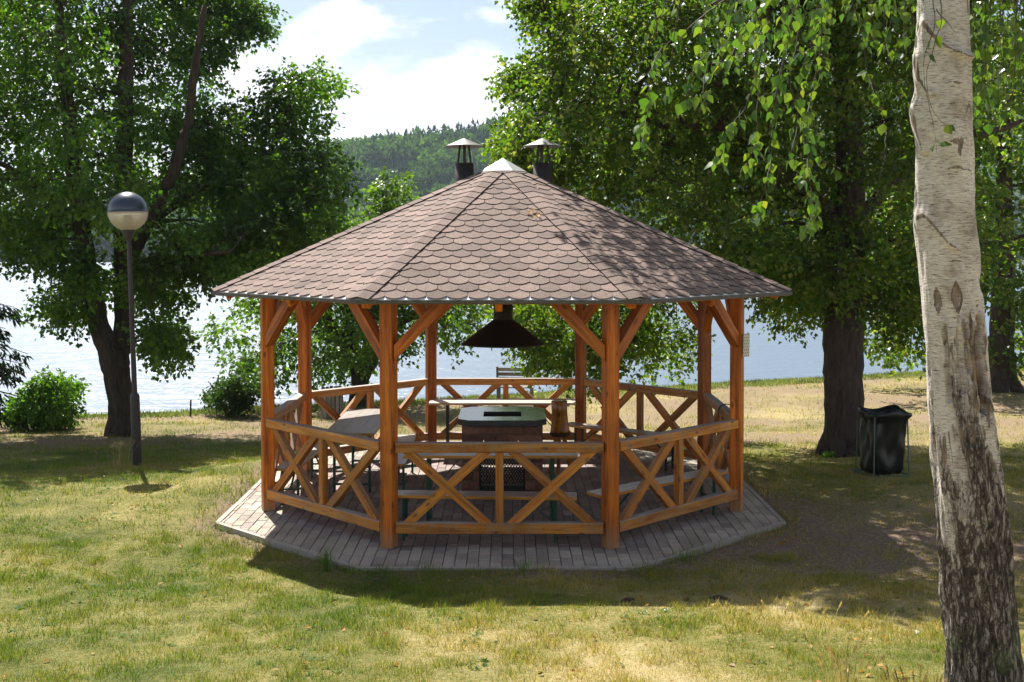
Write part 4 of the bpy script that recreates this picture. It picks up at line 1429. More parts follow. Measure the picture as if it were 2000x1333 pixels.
cl = px_clumps([(-120, -160), (390, -170), (440, 0), (390, 60), (420, 180), (420, 260), (430, 380), (380, 430), (250, 420), (150, 420), (60, 410), (-120, 400)], 104, (5.6, 12.0), (56, 84), 11)
cl += px_clumps([(470, 190), (560, 140), (620, 150), (630, 200), (590, 260), (640, 330), (660, 400), (620, 460), (560, 490), (470, 510), (400, 500), (420, 300)], 42, (6.4, 11.0), (42, 66), 12)
cl += px_clumps([(100, 520), (175, 500), (170, 610), (120, 640), (100, 600)], 6, (7.0, 10.0), (24, 34), 13)
cl += px_clumps([(270, 500), (330, 510), (345, 600), (350, 670), (310, 710), (275, 640)], 10, (7.0, 10.0), (22, 34), 14)
cl += px_clumps([(330, 450), (520, 450), (500, 520), (350, 540)], 8, (6.6, 9.0), (22, 36), 16)
cl += px_clumps([(20, 420), (140, 420), (110, 500), (30, 490)], 6, (7.0, 10.0), (28, 40), 17)
cl += px_clumps([(440, 0), (520, 0), (500, 60), (440, 60)], 4, (7.0, 9.0), (24, 34), 15)
cl += px_clumps([(340, -60), (440, -60), (430, 60), (360, 180), (340, 120)], 9, (7.2, 9.4), (30, 44), 18)
# the crown leans away from the gazebo: its shade ends in the strip of lawn round the lamp
kept = []
for c_, r_ in cl:
    y = c_[1]
    u_ = (c_ - np.array(CAM)) / (c_[1] - CAM[1])
    for _ in range(60):
        q = np.array(CAM) + u_ * (y - CAM[1])
        k_ = (q[2] + 0.3)
        xs_, ys_ = q[0] + 0.32 * k_, q[1] - 0.75 * k_
        if ys_ - 1.05 > np.interp(xs_, [-7, -6.0, -5.6, -5.3, -4.9, -4.4, -3], [-1.2, -0.8, 1.4, 3.2, 4.0, 4.6, 5.2]):
            break
        y += 0.12
    if y < 13.5:
        kept.append((q, r_ * (y - CAM[1]) / (c_[1] - CAM[1])))
cl = kept
make_tree('maple_tree', 'large dark maple forking low down, left of the gazebo behind the lamp', 'tree', gpt(float(at(236, 850, MY)[0]), MY), stems, cl, M_maple, M_bark, 0.112, 44, 12, 3, limb_r=0.04, flare=0.03)

# linden right of the gazebo
LY = 4.7
lx = float(at(1650, 880, LY)[0])
stems = [with_base(S([(1650, 850, 40, 0), (1649, 760, 38, 0), (1648, 640, 39, 0), (1656, 500, 33, 0), (1660, 330, 28, 0), (1650, 160, 22, 0), (1640, -20, 16, 0), (1630, -220, 9, 0), (1620, -400, 5, 0)], LY), lx, LY, 0.36),
         S([(1652, 520, 18, 0), (1615, 420, 18, -0.2), (1575, 300, 16, -0.4), (1560, 150, 14, -0.5), (1545, 20, 11, -0.6), (1520, -160, 6, -0.8)], LY),
         S([(1655, 480, 14, 0), (1540, 340, 12, -0.3), (1420, 250, 10, -0.6), (1290, 245, 8, -0.8), (1180, 200, 6, -1.0), (1080, 150, 3, -1.1)], LY),
         S([(1650, 440, 12, 0.1), (1540, 380, 11, 1.2), (1400, 400, 9, 2.2), (1240, 480, 7, 3.0), (1120, 570, 4, 3.4)], LY),
         S([(1640, 120, 14, 0), (1500, -80, 11, -0.8), (1300, -220, 9, -1.5), (1120, -330, 6, -2.0)], LY),
         S([(1658, 450, 13, 0), (1760, 340, 11, 0.4), (1880, 280, 9, 0.8), (1990, 240, 5, 1.0)], LY)]
cl = px_clumps([(1080, -60), (1240, -140), (1900, -160), (1900, 500), (1780, 560), (1560, 570), (1480, 510), (1300, 420), (1130, 360), (1050, 330), (1045, 260), (1090, 190), (1100, 60)], 150, (2.2, 8.5), (60, 92), 21)
cl += px_clumps([(1470, 490), (1880, 500), (1840, 600), (1740, 650), (1700, 600), (1560, 590), (1500, 585)], 21, (3.2, 7.5), (34, 54), 22)
cl += px_clumps([(990, 570), (1340, 570), (1340, 640), (1290, 700), (1200, 660), (1140, 740), (1080, 700), (1030, 640)], 22, (5.5, 9.0), (40, 58), 23)
cl += px_clumps([(1005, 240), (1060, 210), (1060, 330), (1010, 345), (1000, 300)], 7, (3.0, 6.0), (24, 38), 24)
cl += px_clumps([(1010, 140), (1080, 110), (1080, 170), (1020, 170)], 4, (3.0, 6.0), (18, 26), 26)
cl += px_clumps([(1010, -10), (1080, -20), (1080, 30), (1020, 10)], 3, (3.0, 6.0), (18, 26), 27)
# the crown's top, above the picture, which shades the roof and the lawn
g_ = np.random.default_rng(25)
for i in range(44):
    d = g_.normal(0, 1, 3)
    d /= np.linalg.norm(d)
    q = np.array([6.2, 4.0, 8.8]) + d * np.array([3.0, 3.2, 2.2]) * g_.random() ** 0.4
    r = g_.uniform(0.6, 0.95)
    cl.append((q, np.array([r, r, r * 0.7])))
for q, r in (((0.3, 2.3, 7.7), 0.5), ((1.5, -0.2, 6.8), 0.5), ((1.2, 0.2, 6.95), 0.5), ((2.0, 0.5, 7.1), 0.6), ((0.9, 0.5, 7.1), 0.55), ((1.9, 1.6, 7.6), 0.7), ((0.4, 0.6, 7.1), 0.62), ((0.95, 1.2, 7.3), 0.75), ((1.6, 1.1, 7.4), 0.8), ((1.5, 2.0, 7.8), 0.85), ((2.4, 1.3, 7.3), 0.8)):
    cl.append((np.array(q), np.array([r, r, r * 0.65])))
make_tree('linden_tree', 'broad linden with straight thick trunk, right of the gazebo next to the bin bag', 'tree', gpt(lx, LY), stems, cl, M_linden, M_bark2, 0.088, 58, 13, 5, limb_r=0.04, flare=0.05, wr=0.45)

# further linden at the right edge
FY = 20.0
fx = float(at(1955, 735, FY)[0])
stems = [with_base(S([(1955, 700, 26, 0), (1958, 600, 22, 0), (1960, 450, 18, 0), (1962, 250, 12, 0), (1965, 50, 6, 0)], FY), fx, FY, 0.55)]
cl = px_clumps([(1860, 60), (2160, 60), (2180, 600), (2060, 660), (1990, 680), (1950, 640), (1900, 610), (1850, 640), (1790, 690), (1730, 660), (1760, 400)], 62, (17.0, 23.5), (52, 80), 31)
make_tree('linden_tree', 'dense dark tree near the shore at the right edge behind the birch', 'tree', gpt(fx, FY), stems, cl, M_linden, M_bark2, 0.17, 40, 12, 6, limb_r=0.05, wr=0.45, flare=0.2)

# many-stemmed fruit tree behind the gazebo
OY = 16.5
ox = float(at(700, 770, OY)[0])
ob_ = (ox, OY, float(ground_z(ox, OY)))
stems = [with_base(S([(702, 745, 16, 0), (690, 700, 14, 0), (655, 650, 11, 0), (625, 600, 8, -0.3), (590, 540, 5, -0.5)], OY), ox, OY, 0.30),
         S([(704, 745, 13, 0), (690, 670, 11, 0.2), (676, 600, 9, 0.3), (670, 520, 6, 0.4), (690, 450, 3, 0.4)], OY),
         S([(708, 745, 12, 0), (735, 690, 11, -0.2), (770, 640, 9, -0.3), (830, 600, 7, -0.4), (890, 560, 4, -0.4)], OY),
         S([(706, 740, 10, 0), (722, 650, 10, 0.4), (745, 560, 7, 0.6), (760, 450, 4, 0.6), (765, 385, 2, 0.6)], OY)]
cl = px_clumps([(440, 610), (500, 560), (620, 540), (940, 560), (930, 620), (870, 660), (800, 660), (760, 690), (640, 720), (560, 740), (470, 720), (430, 680)], 46, (14.2, 19.0), (34, 52), 41)
cl += px_clumps([(620, 460), (700, 430), (740, 400), (775, 405), (790, 450), (820, 540), (640, 540)], 20, (14.5, 18.5), (24, 40), 42)
cl += px_clumps([(745, 360), (775, 360), (775, 410), (745, 410)], 3, (15.5, 17.0), (14, 20), 43)
make_tree('fruit_tree', 'spreading fruit tree with several dark stems on the shore behind the gazebo', 'tree', ob_, stems, cl, M_orchard, M_bark, 0.13, 30, 11, 8, limb_r=0.035)

# spruce at the left edge
SY = 10.5
sx_ = float(at(-150, 830, SY)[0])
t = thing('spruce_tree', 'dark spruce with drooping boughs cut off by the left edge', 'tree', gpt(sx_, SY))
sz = float(ground_z(sx_, SY))
link('trunk', pymesh('trunk', *tube([(0, 0, -0.2), (0, 0, 3), (0, 0, 6), (0, 0, 9.5)], [0.24, 0.2, 0.13, 0.03], 10), M_bark, True), t)
bw_, V, F, k = [], [], [], 0
g = np.random.default_rng(51)
for i in range(120):
    z = 0.9 + 8.2 * (i / 120) ** 1.1
    a = g.random() * 2 * math.pi
    ln = 2.7 * (1 - z / 10.2) * g.uniform(0.8, 1.12)
    tt = np.linspace(0, 1, 7)
    pts = np.stack([np.cos(a) * ln * tt, np.sin(a) * ln * tt, z + 0.15 * tt - 0.75 * tt ** 2 * ln * 0.55 + 0.25 * tt ** 4], -1)
    bw_.append(tube(pts, list(np.linspace(0.03, 0.006, 7)), 4, False))
    nn2 = int(150 * ln / 2.2) + 20
    s = g.random(nn2) ** 0.75
    P = np.stack([np.interp(s, tt, pts[:, j]) for j in range(3)], -1)
    side = np.array([-math.sin(a), math.cos(a), 0])
    sd = g.choice([-1, 1], nn2)[:, None]
    wdt = (0.42 * (1 - s) + 0.10)[:, None]
    A = side * sd * 0.7 + np.array([math.cos(a), math.sin(a), 0]) * 0.6 + g.normal(0, 0.25, (nn2, 3)) + np.array([0, 0, -0.65])
    P = P + side * sd * wdt * g.random((nn2, 1)) * 0.9 - np.array([0, 0, 0.22]) * g.random((nn2, 1))
    Nn = g.normal(0, 0.6, (nn2, 3)) + np.array([0, 0, 1])
    v, f = leaves_mesh(P, A, Nn, g.uniform(0.13, 0.28, nn2), g.uniform(0.014, 0.028, nn2), 0.3)
    V.append(v)
    F.append(f + k)
    k += len(v)
link('branches', pymesh('branches', *merge(bw_), M_bark, True), t)
link('crown', npmesh('crown', np.concatenate(V), np.concatenate(F), M_needle), t)

# shrubs by the water
def bush(label, u, v, Y, poly, n, rpx, m, ln, seed, nsp=34):
    x = float(at(u, v, Y)[0])
    b = gpt(x, Y)
    stems = []
    g = np.random.default_rng(seed)
    for i in range(7):
        a = g.uniform(0, 6.28)
        stems.append(([(b[0] + 0.1 * math.cos(a), b[1] + 0.1 * math.sin(a), b[2] - 0.1), (b[0] + 0.3 * math.cos(a), b[1] + 0.3 * math.sin(a), b[2] + 0.4), (b[0] + 0.6 * math.cos(a), b[1] + 0.6 * math.sin(a), b[2] + 0.9)], [0.025, 0.018, 0.008]))
    cl = px_clumps(poly, n, (Y - 0.7, Y + 0.7), rpx, seed)
    return make_tree('bush', label, 'bush', b, stems, cl, m, M_bark, ln, nsp, 10, seed, 'shrubs along the shore', limb_r=0.012, spl=0.22, trunk_name='stems')
bush('bright green rounded bush at the left edge by the water', 88, 836, 10.4, [(32, 785), (62, 765), (78, 742), (115, 738), (138, 755), (138, 800), (120, 822), (48, 824), (34, 810)], 22, (14, 24), M_bush, 0.095, 61)
bush('small darker bush near the shore between the lamp and the gazebo', 455, 806, 13.8, [(412, 770), (430, 750), (460, 735), (490, 750), (490, 785), (468, 797), (432, 790)], 15, (14, 22), M_bdark, 0.095, 62)

# ------------------------------------------------------------------ birch in the right foreground
BY = -7.72
bb_x = 2.66
birch = thing('birch_tree', 'white birch with a split dark wound in its trunk in the right foreground', 'tree', gpt(bb_x, BY))
b0 = np.array(birch.location)
prof = [(2.68, 0.30, 0.245), (2.66, 0.48, 0.215), (2.634, 0.65, 0.192), (2.60, 1.05, 0.182), (2.551, 1.57, 0.176), (2.50, 2.0, 0.163), (2.463, 2.39, 0.153), (2.425, 2.8, 0.152), (2.400, 3.08, 0.153), (2.380, 3.63, 0.138), (2.368, 4.32, 0.126), (2.35, 5.4, 0.115), (2.36, 6.8, 0.09), (2.34, 8.6, 0.05)]
pz = np.array([p[1] for p in prof])
NZ, NA = 780, 150
zs = np.concatenate([np.linspace(0.30, 4.5, 700), np.linspace(4.55, 8.6, 80)])
cx = np.interp(zs, pz, [p[0] for p in prof])
rr = np.interp(zs, pz, [p[2] for p in prof])
k_ = np.ones(9) / 9
ang = np.linspace(0, 2 * math.pi, NA, endpoint=False)        # angle 0 faces the camera (-Y), +90 deg to the right (+X)
ZZ, AA = np.meshgrid(zs, ang, indexing='ij')
RRb = np.repeat(rr[:, None], NA, 1)
AW = np.where(AA > math.pi, AA - 2 * math.pi, AA)
ca, sa_ = np.cos(AA), np.sin(AA)
nz = lambda s1, s2, ch: vnoise(ca * s1 + 3.1 * ch, sa_ * s1 + ZZ * s2, 1.0, ch)
lower = sstep(2.45, 0.95, ZZ + (nz(2.6, 2.6, 1) - 0.5) * 1.5)
# furrowed bark low down
rough = (nz(9.0, 3.2, 2) - 0.5) * 0.030 + (nz(22.0, 9.0, 3) - 0.5) * 0.016
dR = rough * (0.10 + 0.9 * lower) + (nz(2.0, 3.0, 4) - 0.5) * 0.026 + (nz(6.0, 7.0, 5) - 0.5) * 0.010
scar = np.zeros_like(ZZ)
woodm = np.zeros_like(ZZ)
def blob(a0, z0, wa, wz, p=2.0):
    da = (AW - R(a0)) * RRb / wa
    dz = (ZZ - z0) / wz
    return np.exp(-(np.abs(da) ** p + np.abs(dz) ** p))
def stroke(pts, wd_):
    """mask of a stroke drawn on the bark: pts of (angle, height, half width factor)"""
    best = np.zeros_like(ZZ)
    p = spline(pts, 10 * len(pts))
    for a0, z0, wf in p:
        d2 = (((AW - R(a0)) * RRb) ** 2 + (ZZ - z0) ** 2) / (wd_ * max(wf, 0.05)) ** 2
        best = np.maximum(best, np.exp(-d2))
    return best
# drooping dark lines and knots where branches were shed
for pts, wd_, sw in (([(-78, 4.12, 1.3), (-62, 4.17, 1.2), (-40, 4.10, 0.8), (-10, 4.03, 0.6), (30, 3.995, 0.5), (62, 4.00, 0.35)], 0.020, 0.020),
                     ([(-80, 3.99, 1.8), (-74, 3.93, 1.5), (-62, 3.86, 0.7), (-48, 3.80, 0.4)], 0.022, 0.030),
                     ([(-88, 3.72, 1.8), (-80, 3.67, 1.5), (-72, 3.60, 0.8), (-62, 3.50, 0.4)], 0.020, 0.034),
                     ([(-9, 3.545, 0.5), (0, 3.545, 1.3), (8, 3.545, 1.5), (13, 3.55, 0.7), (7, 3.50, 1.1), (6, 3.47, 0.4)], 0.024, 0.012),
                     ([(-14, 3.405, 0.8), (2, 3.412, 1.3), (16, 3.40, 0.6), (30, 3.402, 0.9), (44, 3.39, 0.3)], 0.012, 0.004),
                     ([(-16, 3.85, 0.9), (-4, 3.856, 0.5), (8, 3.85, 1.2), (20, 3.852, 0.4)], 0.010, 0.003),
                     ([(-80, 3.15, 1.6), (-62, 3.16, 1.1), (-40, 3.10, 0.7), (-20, 3.02, 0.6), (-4, 2.985, 0.4)], 0.018, 0.014),
                     ([(58, 4.38, 1.5), (55, 4.30, 1.6), (50, 4.22, 0.8)], 0.026, 0.004),
                     ([(68, 3.23, 0.8), (72, 3.10, 1.5), (68, 2.98, 0.7), (72, 2.86, 1.6), (66, 2.78, 0.6)], 0.021, -0.012),
                     ([(52, 2.83, 0.9), (60, 2.80, 1.5), (66, 2.83, 0.8)], 0.016, -0.006),
                     ([(30, 3.70, 0.8), (40, 3.74, 1.0), (48, 3.66, 0.6)], 0.012, 0.002),
                     ([(-20, 2.92, 0.5), (-8, 2.925, 1.2), (6, 2.918, 0.6)], 0.009, 0.0),
                     ([(34, 2.69, 1.0), (35, 2.685, 1.0)], 0.012, -0.006), ([(36, 2.62, 1.0), (37, 2.615, 1.0)], 0.009, -0.004),
                     ([(30, 2.62, 0.7), (33, 2.57, 1.0), (31, 2.50, 0.7)], 0.012, -0.008),
                     ([(44, 3.38, 1.0), (47, 3.375, 0.7)], 0.010, 0.0), ([(25, 3.62, 0.8), (30, 3.615, 0.6)], 0.010, 0.0)):
    m_ = stroke(pts, wd_ * 0.62) * 0.8 * (0.55 + 0.8 * nz(34, 22, 6))
    scar = np.maximum(scar, m_ * 1.15)
    dR += sw * stroke(pts, wd_ * 2.2)
# two lens shaped knots
for a0, z0, wa, wz in ((-12, 2.735, 0.034, 0.098), (-47, 2.715, 0.024, 0.085)):
    dd = np.abs((AW - R(a0)) * RRb) / wa + np.abs(ZZ - z0) ** 1.6 / wz ** 1.6
    inner_ = sstep(1.0, 0.80, dd)
    rim = inner_ - sstep(0.72, 0.55, dd)
    scar = np.maximum(scar, np.clip(rim, 0, 1) * 0.22 + inner_ * 0.50)
    dR += 0.016 * rim - 0.008 * inner_
# the open wound and the split bark beside it
edge_n = (nz(30, 11, 5) - 0.5) * 0.020
def slot(a0, z0, wa, wz):
    da = np.abs((AW - R(a0)) * RRb + edge_n) / wa
    dz = np.abs(ZZ - z0 + edge_n * 3 + 0.035 * np.sin(AW * 11 + a0) + 0.02 * np.sin(AW * 27)) / wz
    return sstep(1.06, 0.88, np.maximum(da, dz ** 1.0) + 0.25 * np.maximum(dz - 0.7, 0) * da)
wd = slot(29, 2.37, 0.046, 0.235)
w2 = slot(-14, 2.42, 0.020, 0.165)
w2b = slot(0, 2.46, 0.011, 0.14)
w3 = slot(-40, 2.40, 0.011, 0.20)
lip = np.clip(slot(28, 2.36, 0.066, 0.275) - wd, 0, 1) + np.clip(slot(-12, 2.40, 0.058, 0.22) - w2 - w2b, 0, 1) * 0.8 + np.clip(slot(-40, 2.40, 0.024, 0.23) - w3, 0, 1) * 0.7
streak = nz(26, 0.5, 5)
dR += -0.060 * wd * (0.75 + 0.5 * streak) - 0.014 * w2 - 0.016 * w2b - 0.016 * w3 + 0.010 * lip + lip * (nz(24, 14, 6) - 0.5) * 0.028
woodm = np.clip(wd * 1.1 + 0.6 * w2b + 0.35 * w2 * streak + 0.3 * w3, 0, 1)
scar = np.maximum(scar, lip * (0.20 + 0.60 * nz(26, 16, 7)))
# rim of a torn patch under the wound
for z0, a0, wa, wz in ((2.02, -8, 0.13, 0.07), (1.86, 25, 0.12, 0.06), (1.92, -50, 0.05, 0.10)):
    scar = np.maximum(scar, sstep(1.15, 0.75, np.sqrt((((AW - R(a0)) * RRb + edge_n * 2) / wa) ** 2 + ((ZZ - z0 + edge_n * 3) / wz) ** 2)) * (0.10 + 0.75 * nz(20, 9, 6)))
RF = RRb + dR
# root flare
RF *= 1 + 0.25 * sstep(0.75, 0.3, ZZ) * (1 + 0.5 * np.sin(5 * AA))
X = cx[:, None] + RF * sa_
Yv = BY - RF * ca
v = np.stack([X, Yv, ZZ], -1).reshape(-1, 3) - b0
i = np.arange(NZ * NA).reshape(NZ, NA)
j = np.roll(i, -1, 1)
f = np.stack([i[:-1], j[:-1], j[1:], i[1:]], -1).reshape(-1, 4)
bm_, nb, bs, out = material('birch_bark')
ge = N(nb, 'ShaderNodeNewGeometry')
def attr(nm):
    return N(nb, 'ShaderNodeAttribute', attribute_name=nm).outputs['Fac']
mp = N(nb, 'ShaderNodeMapping')
mp.inputs['Scale'].default_value = (26, 26, 170)
L(nb, ge.outputs['Position'], mp.inputs[0])
nl = N(nb, 'ShaderNodeTexNoise', i_Scale=1.0, i_Detail=5.0, i_Roughness=0.7)
L(nb, mp.outputs[0], nl.inputs[0])
mp2 = N(nb, 'ShaderNodeMapping')
mp2.inputs['Scale'].default_value = (20, 20, 6)
L(nb, ge.outputs['Position'], mp2.inputs[0])
nf = N(nb, 'ShaderNodeTexNoise', i_Scale=1.6, i_Detail=8.0, i_Roughness=0.72)
L(nb, mp2.outputs[0], nf.inputs[0])
nbig = N(nb, 'ShaderNodeTexNoise', i_Scale=5.0, i_Detail=5.0, i_Roughness=0.6)
L(nb, ge.outputs['Position'], nbig.inputs[0])
white = ramp(nb, nl.outputs[0], [(0.345, (0.06, 0.045, 0.038)), (0.415, (0.45, 0.405, 0.375)), (0.60, (0.69, 0.65, 0.615))])
white = mixc(nb, 1.0, white, ramp(nb, nbig.outputs[0], [(0.32, (0.55, 0.49, 0.445)), (0.46, (0.92, 0.89, 0.86)), (0.65, (1.08, 1.06, 1.03))]), 'MULTIPLY')
mpv = N(nb, 'ShaderNodeMapping')
mpv.inputs['Scale'].default_value = (36, 36, 6)
vadd = N(nb, 'ShaderNodeVectorMath', operation='ADD')
vsc = N(nb, 'ShaderNodeVectorMath', operation='SCALE')
vsc.inputs['Scale'].default_value = 0.16
L(nb, nbig.outputs['Color'], vsc.inputs[0])
L(nb, ge.outputs['Position'], vadd.inputs[0])
L(nb, vsc.outputs[0], vadd.inputs[1])
L(nb, vadd.outputs[0], mpv.inputs[0])
vor = N(nb, 'ShaderNodeTexVoronoi', feature='DISTANCE_TO_EDGE', i_Scale=1.0)
L(nb, mpv.outputs[0], vor.inputs[0])
plate = ramp(nb, vor.outputs[0], [(0.02, 0.0), (0.16, 1.0)])
rough_c = ramp(nb, math_(nb, 'ADD', math_(nb, 'MULTIPLY', nf.outputs[0], 0.85), math_(nb, 'MULTIPLY', plate, 0.10)), [(0.34, (0.022, 0.016, 0.014)), (0.50, (0.11, 0.085, 0.072)), (0.63, (0.46, 0.40, 0.36))])
low = math_(nb, 'ADD', attr('lower'), math_(nb, 'ADD', math_(nb, 'MULTIPLY', math_(nb, 'SUBTRACT', nbig.outputs[0], 0.5), 1.5), math_(nb, 'MULTIPLY', math_(nb, 'SUBTRACT', nf.outputs[0], 0.5), 1.6)))
lowm = ramp(nb, low, [(0.42, 0.0), (0.58, 1.0)])
c = mixc(nb, lowm, white, rough_c)
sepz = N(nb, 'ShaderNodeSeparateXYZ')
L(nb, ge.outputs['Position'], sepz.inputs[0])
moss = math_(nb, 'MULTIPLY', ramp(nb, math_(nb, 'MULTIPLY', sepz.outputs[2], 0.5), [(0.30, 1.0), (0.62, 0.0)]), ramp(nb, nbig.outputs[0], [(0.52, 0.0), (0.62, 1.0)]))
c = mixc(nb, math_(nb, 'MULTIPLY', moss, 0.7), c, (0.13, 0.19, 0.085))
sc_ = ramp(nb, math_(nb, 'ADD', attr('scar'), math_(nb, 'MULTIPLY', math_(nb, 'SUBTRACT', nf.outputs[0], 0.5), 1.0)), [(0.38, 0.0), (0.56, 1.0)])
c = mixc(nb, sc_, c, mixc(nb, ramp(nb, nf.outputs[0], [(0.3, 0.0), (0.7, 1.0)]), (0.03, 0.02, 0.015), (0.36, 0.27, 0.20)))
mpw = N(nb, 'ShaderNodeMapping')
mpw.inputs['Scale'].default_value = (55, 55, 2.2)
L(nb, ge.outputs['Position'], mpw.inputs[0])
nw = N(nb, 'ShaderNodeTexNoise', i_Scale=1.0, i_Detail=5.0)
L(nb, mpw.outputs[0], nw.inputs[0])
c = mixc(nb, attr('heart'), c, ramp(nb, nw.outputs[0], [(0.32, (0.016, 0.008, 0.005)), (0.5, (0.085, 0.042, 0.022)), (0.68, (0.26, 0.15, 0.085))]))
L(nb, c, bs.inputs['Base Color'])
bs.inputs['Roughness'].default_value = 0.75
bs.inputs['Specular IOR Level'].default_value = 0.3
hb = math_(nb, 'ADD', math_(nb, 'MULTIPLY', math_(nb, 'MULTIPLY', plate, attr('lower')), 0.8), math_(nb, 'MULTIPLY', nl.outputs[0], 0.35))
hb = math_(nb, 'ADD', hb, math_(nb, 'MULTIPLY', nf.outputs[0], math_(nb, 'ADD', math_(nb, 'MULTIPLY', attr('lower'), 1.2), 0.2)))
bump(nb, hb, bs, 0.85, 0.014)
me = npmesh('trunk', v, f, bm_, True)
for nm, val in (('lower', lower), ('scar', np.clip(scar, 0, 1)), ('heart', woodm)):
    a_ = me.attributes.new(nm, 'FLOAT', 'POINT')
    a_.data.foreach_set('value', val.ravel().astype(np.float32))
link('trunk', me, birch)

# boughs, hanging twigs and leaves
leaf_me = []
for kk in range(4):
    l_, w_ = 1.0, (0.40, 0.44, 0.37, 0.42)[kk]
    outl = [(0, 0), (0.45, 0.10), (0.92, 0.24), (1.0, 0.36), (0.80, 0.52), (0.52, 0.72), (0.22, 0.90), (0, 1.0)]
    v = [(0, 0, 0), (0, 0.33, -0.03), (0, 0.66, -0.06), (0, 1.0, -0.14)]
    curl = (0.10, 0.20, 0.04, 0.15)[kk]
    left = [(-x * w_, y, curl * x * w_ - 0.14 * y * y) for x, y in outl[1:-1]]
    right = [(x * w_, y, curl * 1.3 * x * w_ - 0.14 * y * y) for x, y in outl[1:-1]]
    n0 = 4
    v += left + right
    f = []
    mids = [0, 0, 1, 1, 2, 2, 3]
    for side, o_ in ((0, 4), (1, 10)):
        prev = None
        chain = [0] + [o_ + q for q in range(6)] + [3]
        tri = [[0, chain[1], 1], [chain[1], chain[2], 1], [chain[2], chain[3], 1], [chain[3], chain[4], 1], [1, chain[4], 2], [chain[4], chain[5], 2], [chain[5], chain[6], 2], [2, chain[6], 3]]
        f += tri if side == 0 else [q[::-1] for q in tri]
    leaf_me.append(pymesh('leaf', v, f, M_birchl, True))
g = np.random.default_rng(77)
tw, LV = [], []
def add_bough(pts, r):
    s = spline(pts, 5 * len(pts))
    tw.append(tube(s - b0, list(np.linspace(r, r * 0.3, len(s))), 6, False))
    return s
top = np.array([2.38, BY, 4.9])
boughs = [add_bough([(2.38, BY, 4.55), at(1720, -90, -8.0), at(1600, -75, -8.3), at(1480, -40, -8.5), at(1390, 10, -8.6)], 0.026),
          add_bough([(2.38, BY, 4.75), at(1690, -130, -7.4), at(1530, -110, -7.2), at(1420, -60, -7.2), at(1330, 0, -7.2)], 0.024),
          add_bough([(2.38, BY, 4.6), at(1930, -110, -7.9), at(2040, -60, -8.2), at(2120, -10, -8.3)], 0.02),
          add_bough([(2.37, BY, 5.2), at(1750, -220, -7.0), at(1560, -200, -6.6), at(1400, -150, -6.4)], 0.03)]
def twig(pts, step=0.045, dens=1.0, r=0.0032):
    s = spline(pts, 6 * len(pts))
    s = s + np.cumsum(g.normal(0, 0.0025, s.shape), 0)
    tw.append(tube(s - b0, list(np.linspace(r, 0.0010, len(s))), 4, False))
    ln = np.concatenate([[0], np.cumsum(np.linalg.norm(np.diff(s, axis=0), axis=1))])
    d = g.uniform(0, step)
    while d < ln[-1]:
        p = np.array([np.interp(d, ln, s[:, q]) for q in range(3)])
        if g.random() < dens:
            for _ in range(1 + (g.random() < 0.55)):
                a = g.uniform(0, 6.28)
                off = np.array([math.cos(a), math.sin(a), 0]) * g.uniform(0.008, 0.03) + np.array([0, 0, -g.uniform(0.004, 0.022)])
                tw.append(tube([p - b0, p + off - b0], [0.0011, 0.0008], 3, False))
                ax = np.array([math.cos(a) * 0.5, math.sin(a) * 0.5, -1.0]) + g.normal(0, 0.33, 3)
                LV.append((p + off, ax, np.array([math.cos(a), math.sin(a), 0.6]) + g.normal(0, 0.5, 3), g.uniform(0.036, 0.066)))
        d += step * g.uniform(0.6, 1.5)
# the long hanging twigs
T = lambda Y, *uv: [at(u, v_, Y + 0.04 * i_ * ((-1) ** i_)) for i_, (u, v_) in enumerate(uv)]
for Y, uv in ((-8.5, ((1420, 0), (1345, 55), (1300, 90), (1275, 150), (1268, 210), (1262, 282))),
              (-8.6, ((1480, 15), (1440, 70), (1380, 110), (1350, 140), (1330, 200))),
              (-8.3, ((1460, 40), (1420, 110), (1375, 130), (1365, 200))),
              (-8.4, ((1500, 60), (1470, 170), (1450, 215), (1420, 260), (1400, 330))),
              (-8.3, ((1480, 180), (1474, 240), (1476, 270), (1460, 310), (1445, 330))),
              (-8.2, ((1530, 120), (1500, 230), (1500, 300), (1492, 360), (1475, 425))),
              (-8.2, ((1605, 30), (1598, 110), (1578, 190), (1570, 240), (1575, 300), (1580, 355), (1592, 410), (1575, 445))),
              (-8.1, ((1570, 170), (1590, 250), (1598, 300), (1640, 330))),
              (-8.0, ((1560, 60), (1545, 150), (1560, 220), (1548, 300), (1560, 340))),
              (-7.6, ((1660, -20), (1680, 60), (1690, 130), (1705, 190))),
              (-7.7, ((1730, -40), (1725, 20), (1728, 70), (1735, 110)))):
    twig(T(Y, *uv), 0.042, 0.82)
# leafless thin hangers before the trunk and beside it
for Y, uv in ((-8.05, ((1815, -30), (1826, 40), (1806, 110), (1805, 170), (1820, 240), (1830, 310))),
              (-8.05, ((1835, -30), (1838, 45), (1815, 130), (1822, 200), (1850, 250))),
              (-7.9, ((1700, 150), (1712, 190), (1720, 250), (1724, 300), (1714, 350))),
              (-8.0, ((1830, 20), (1850, 50), (1866, 70)))):
    twig(T(Y, *uv), 0.05, 0.05, 0.0026)
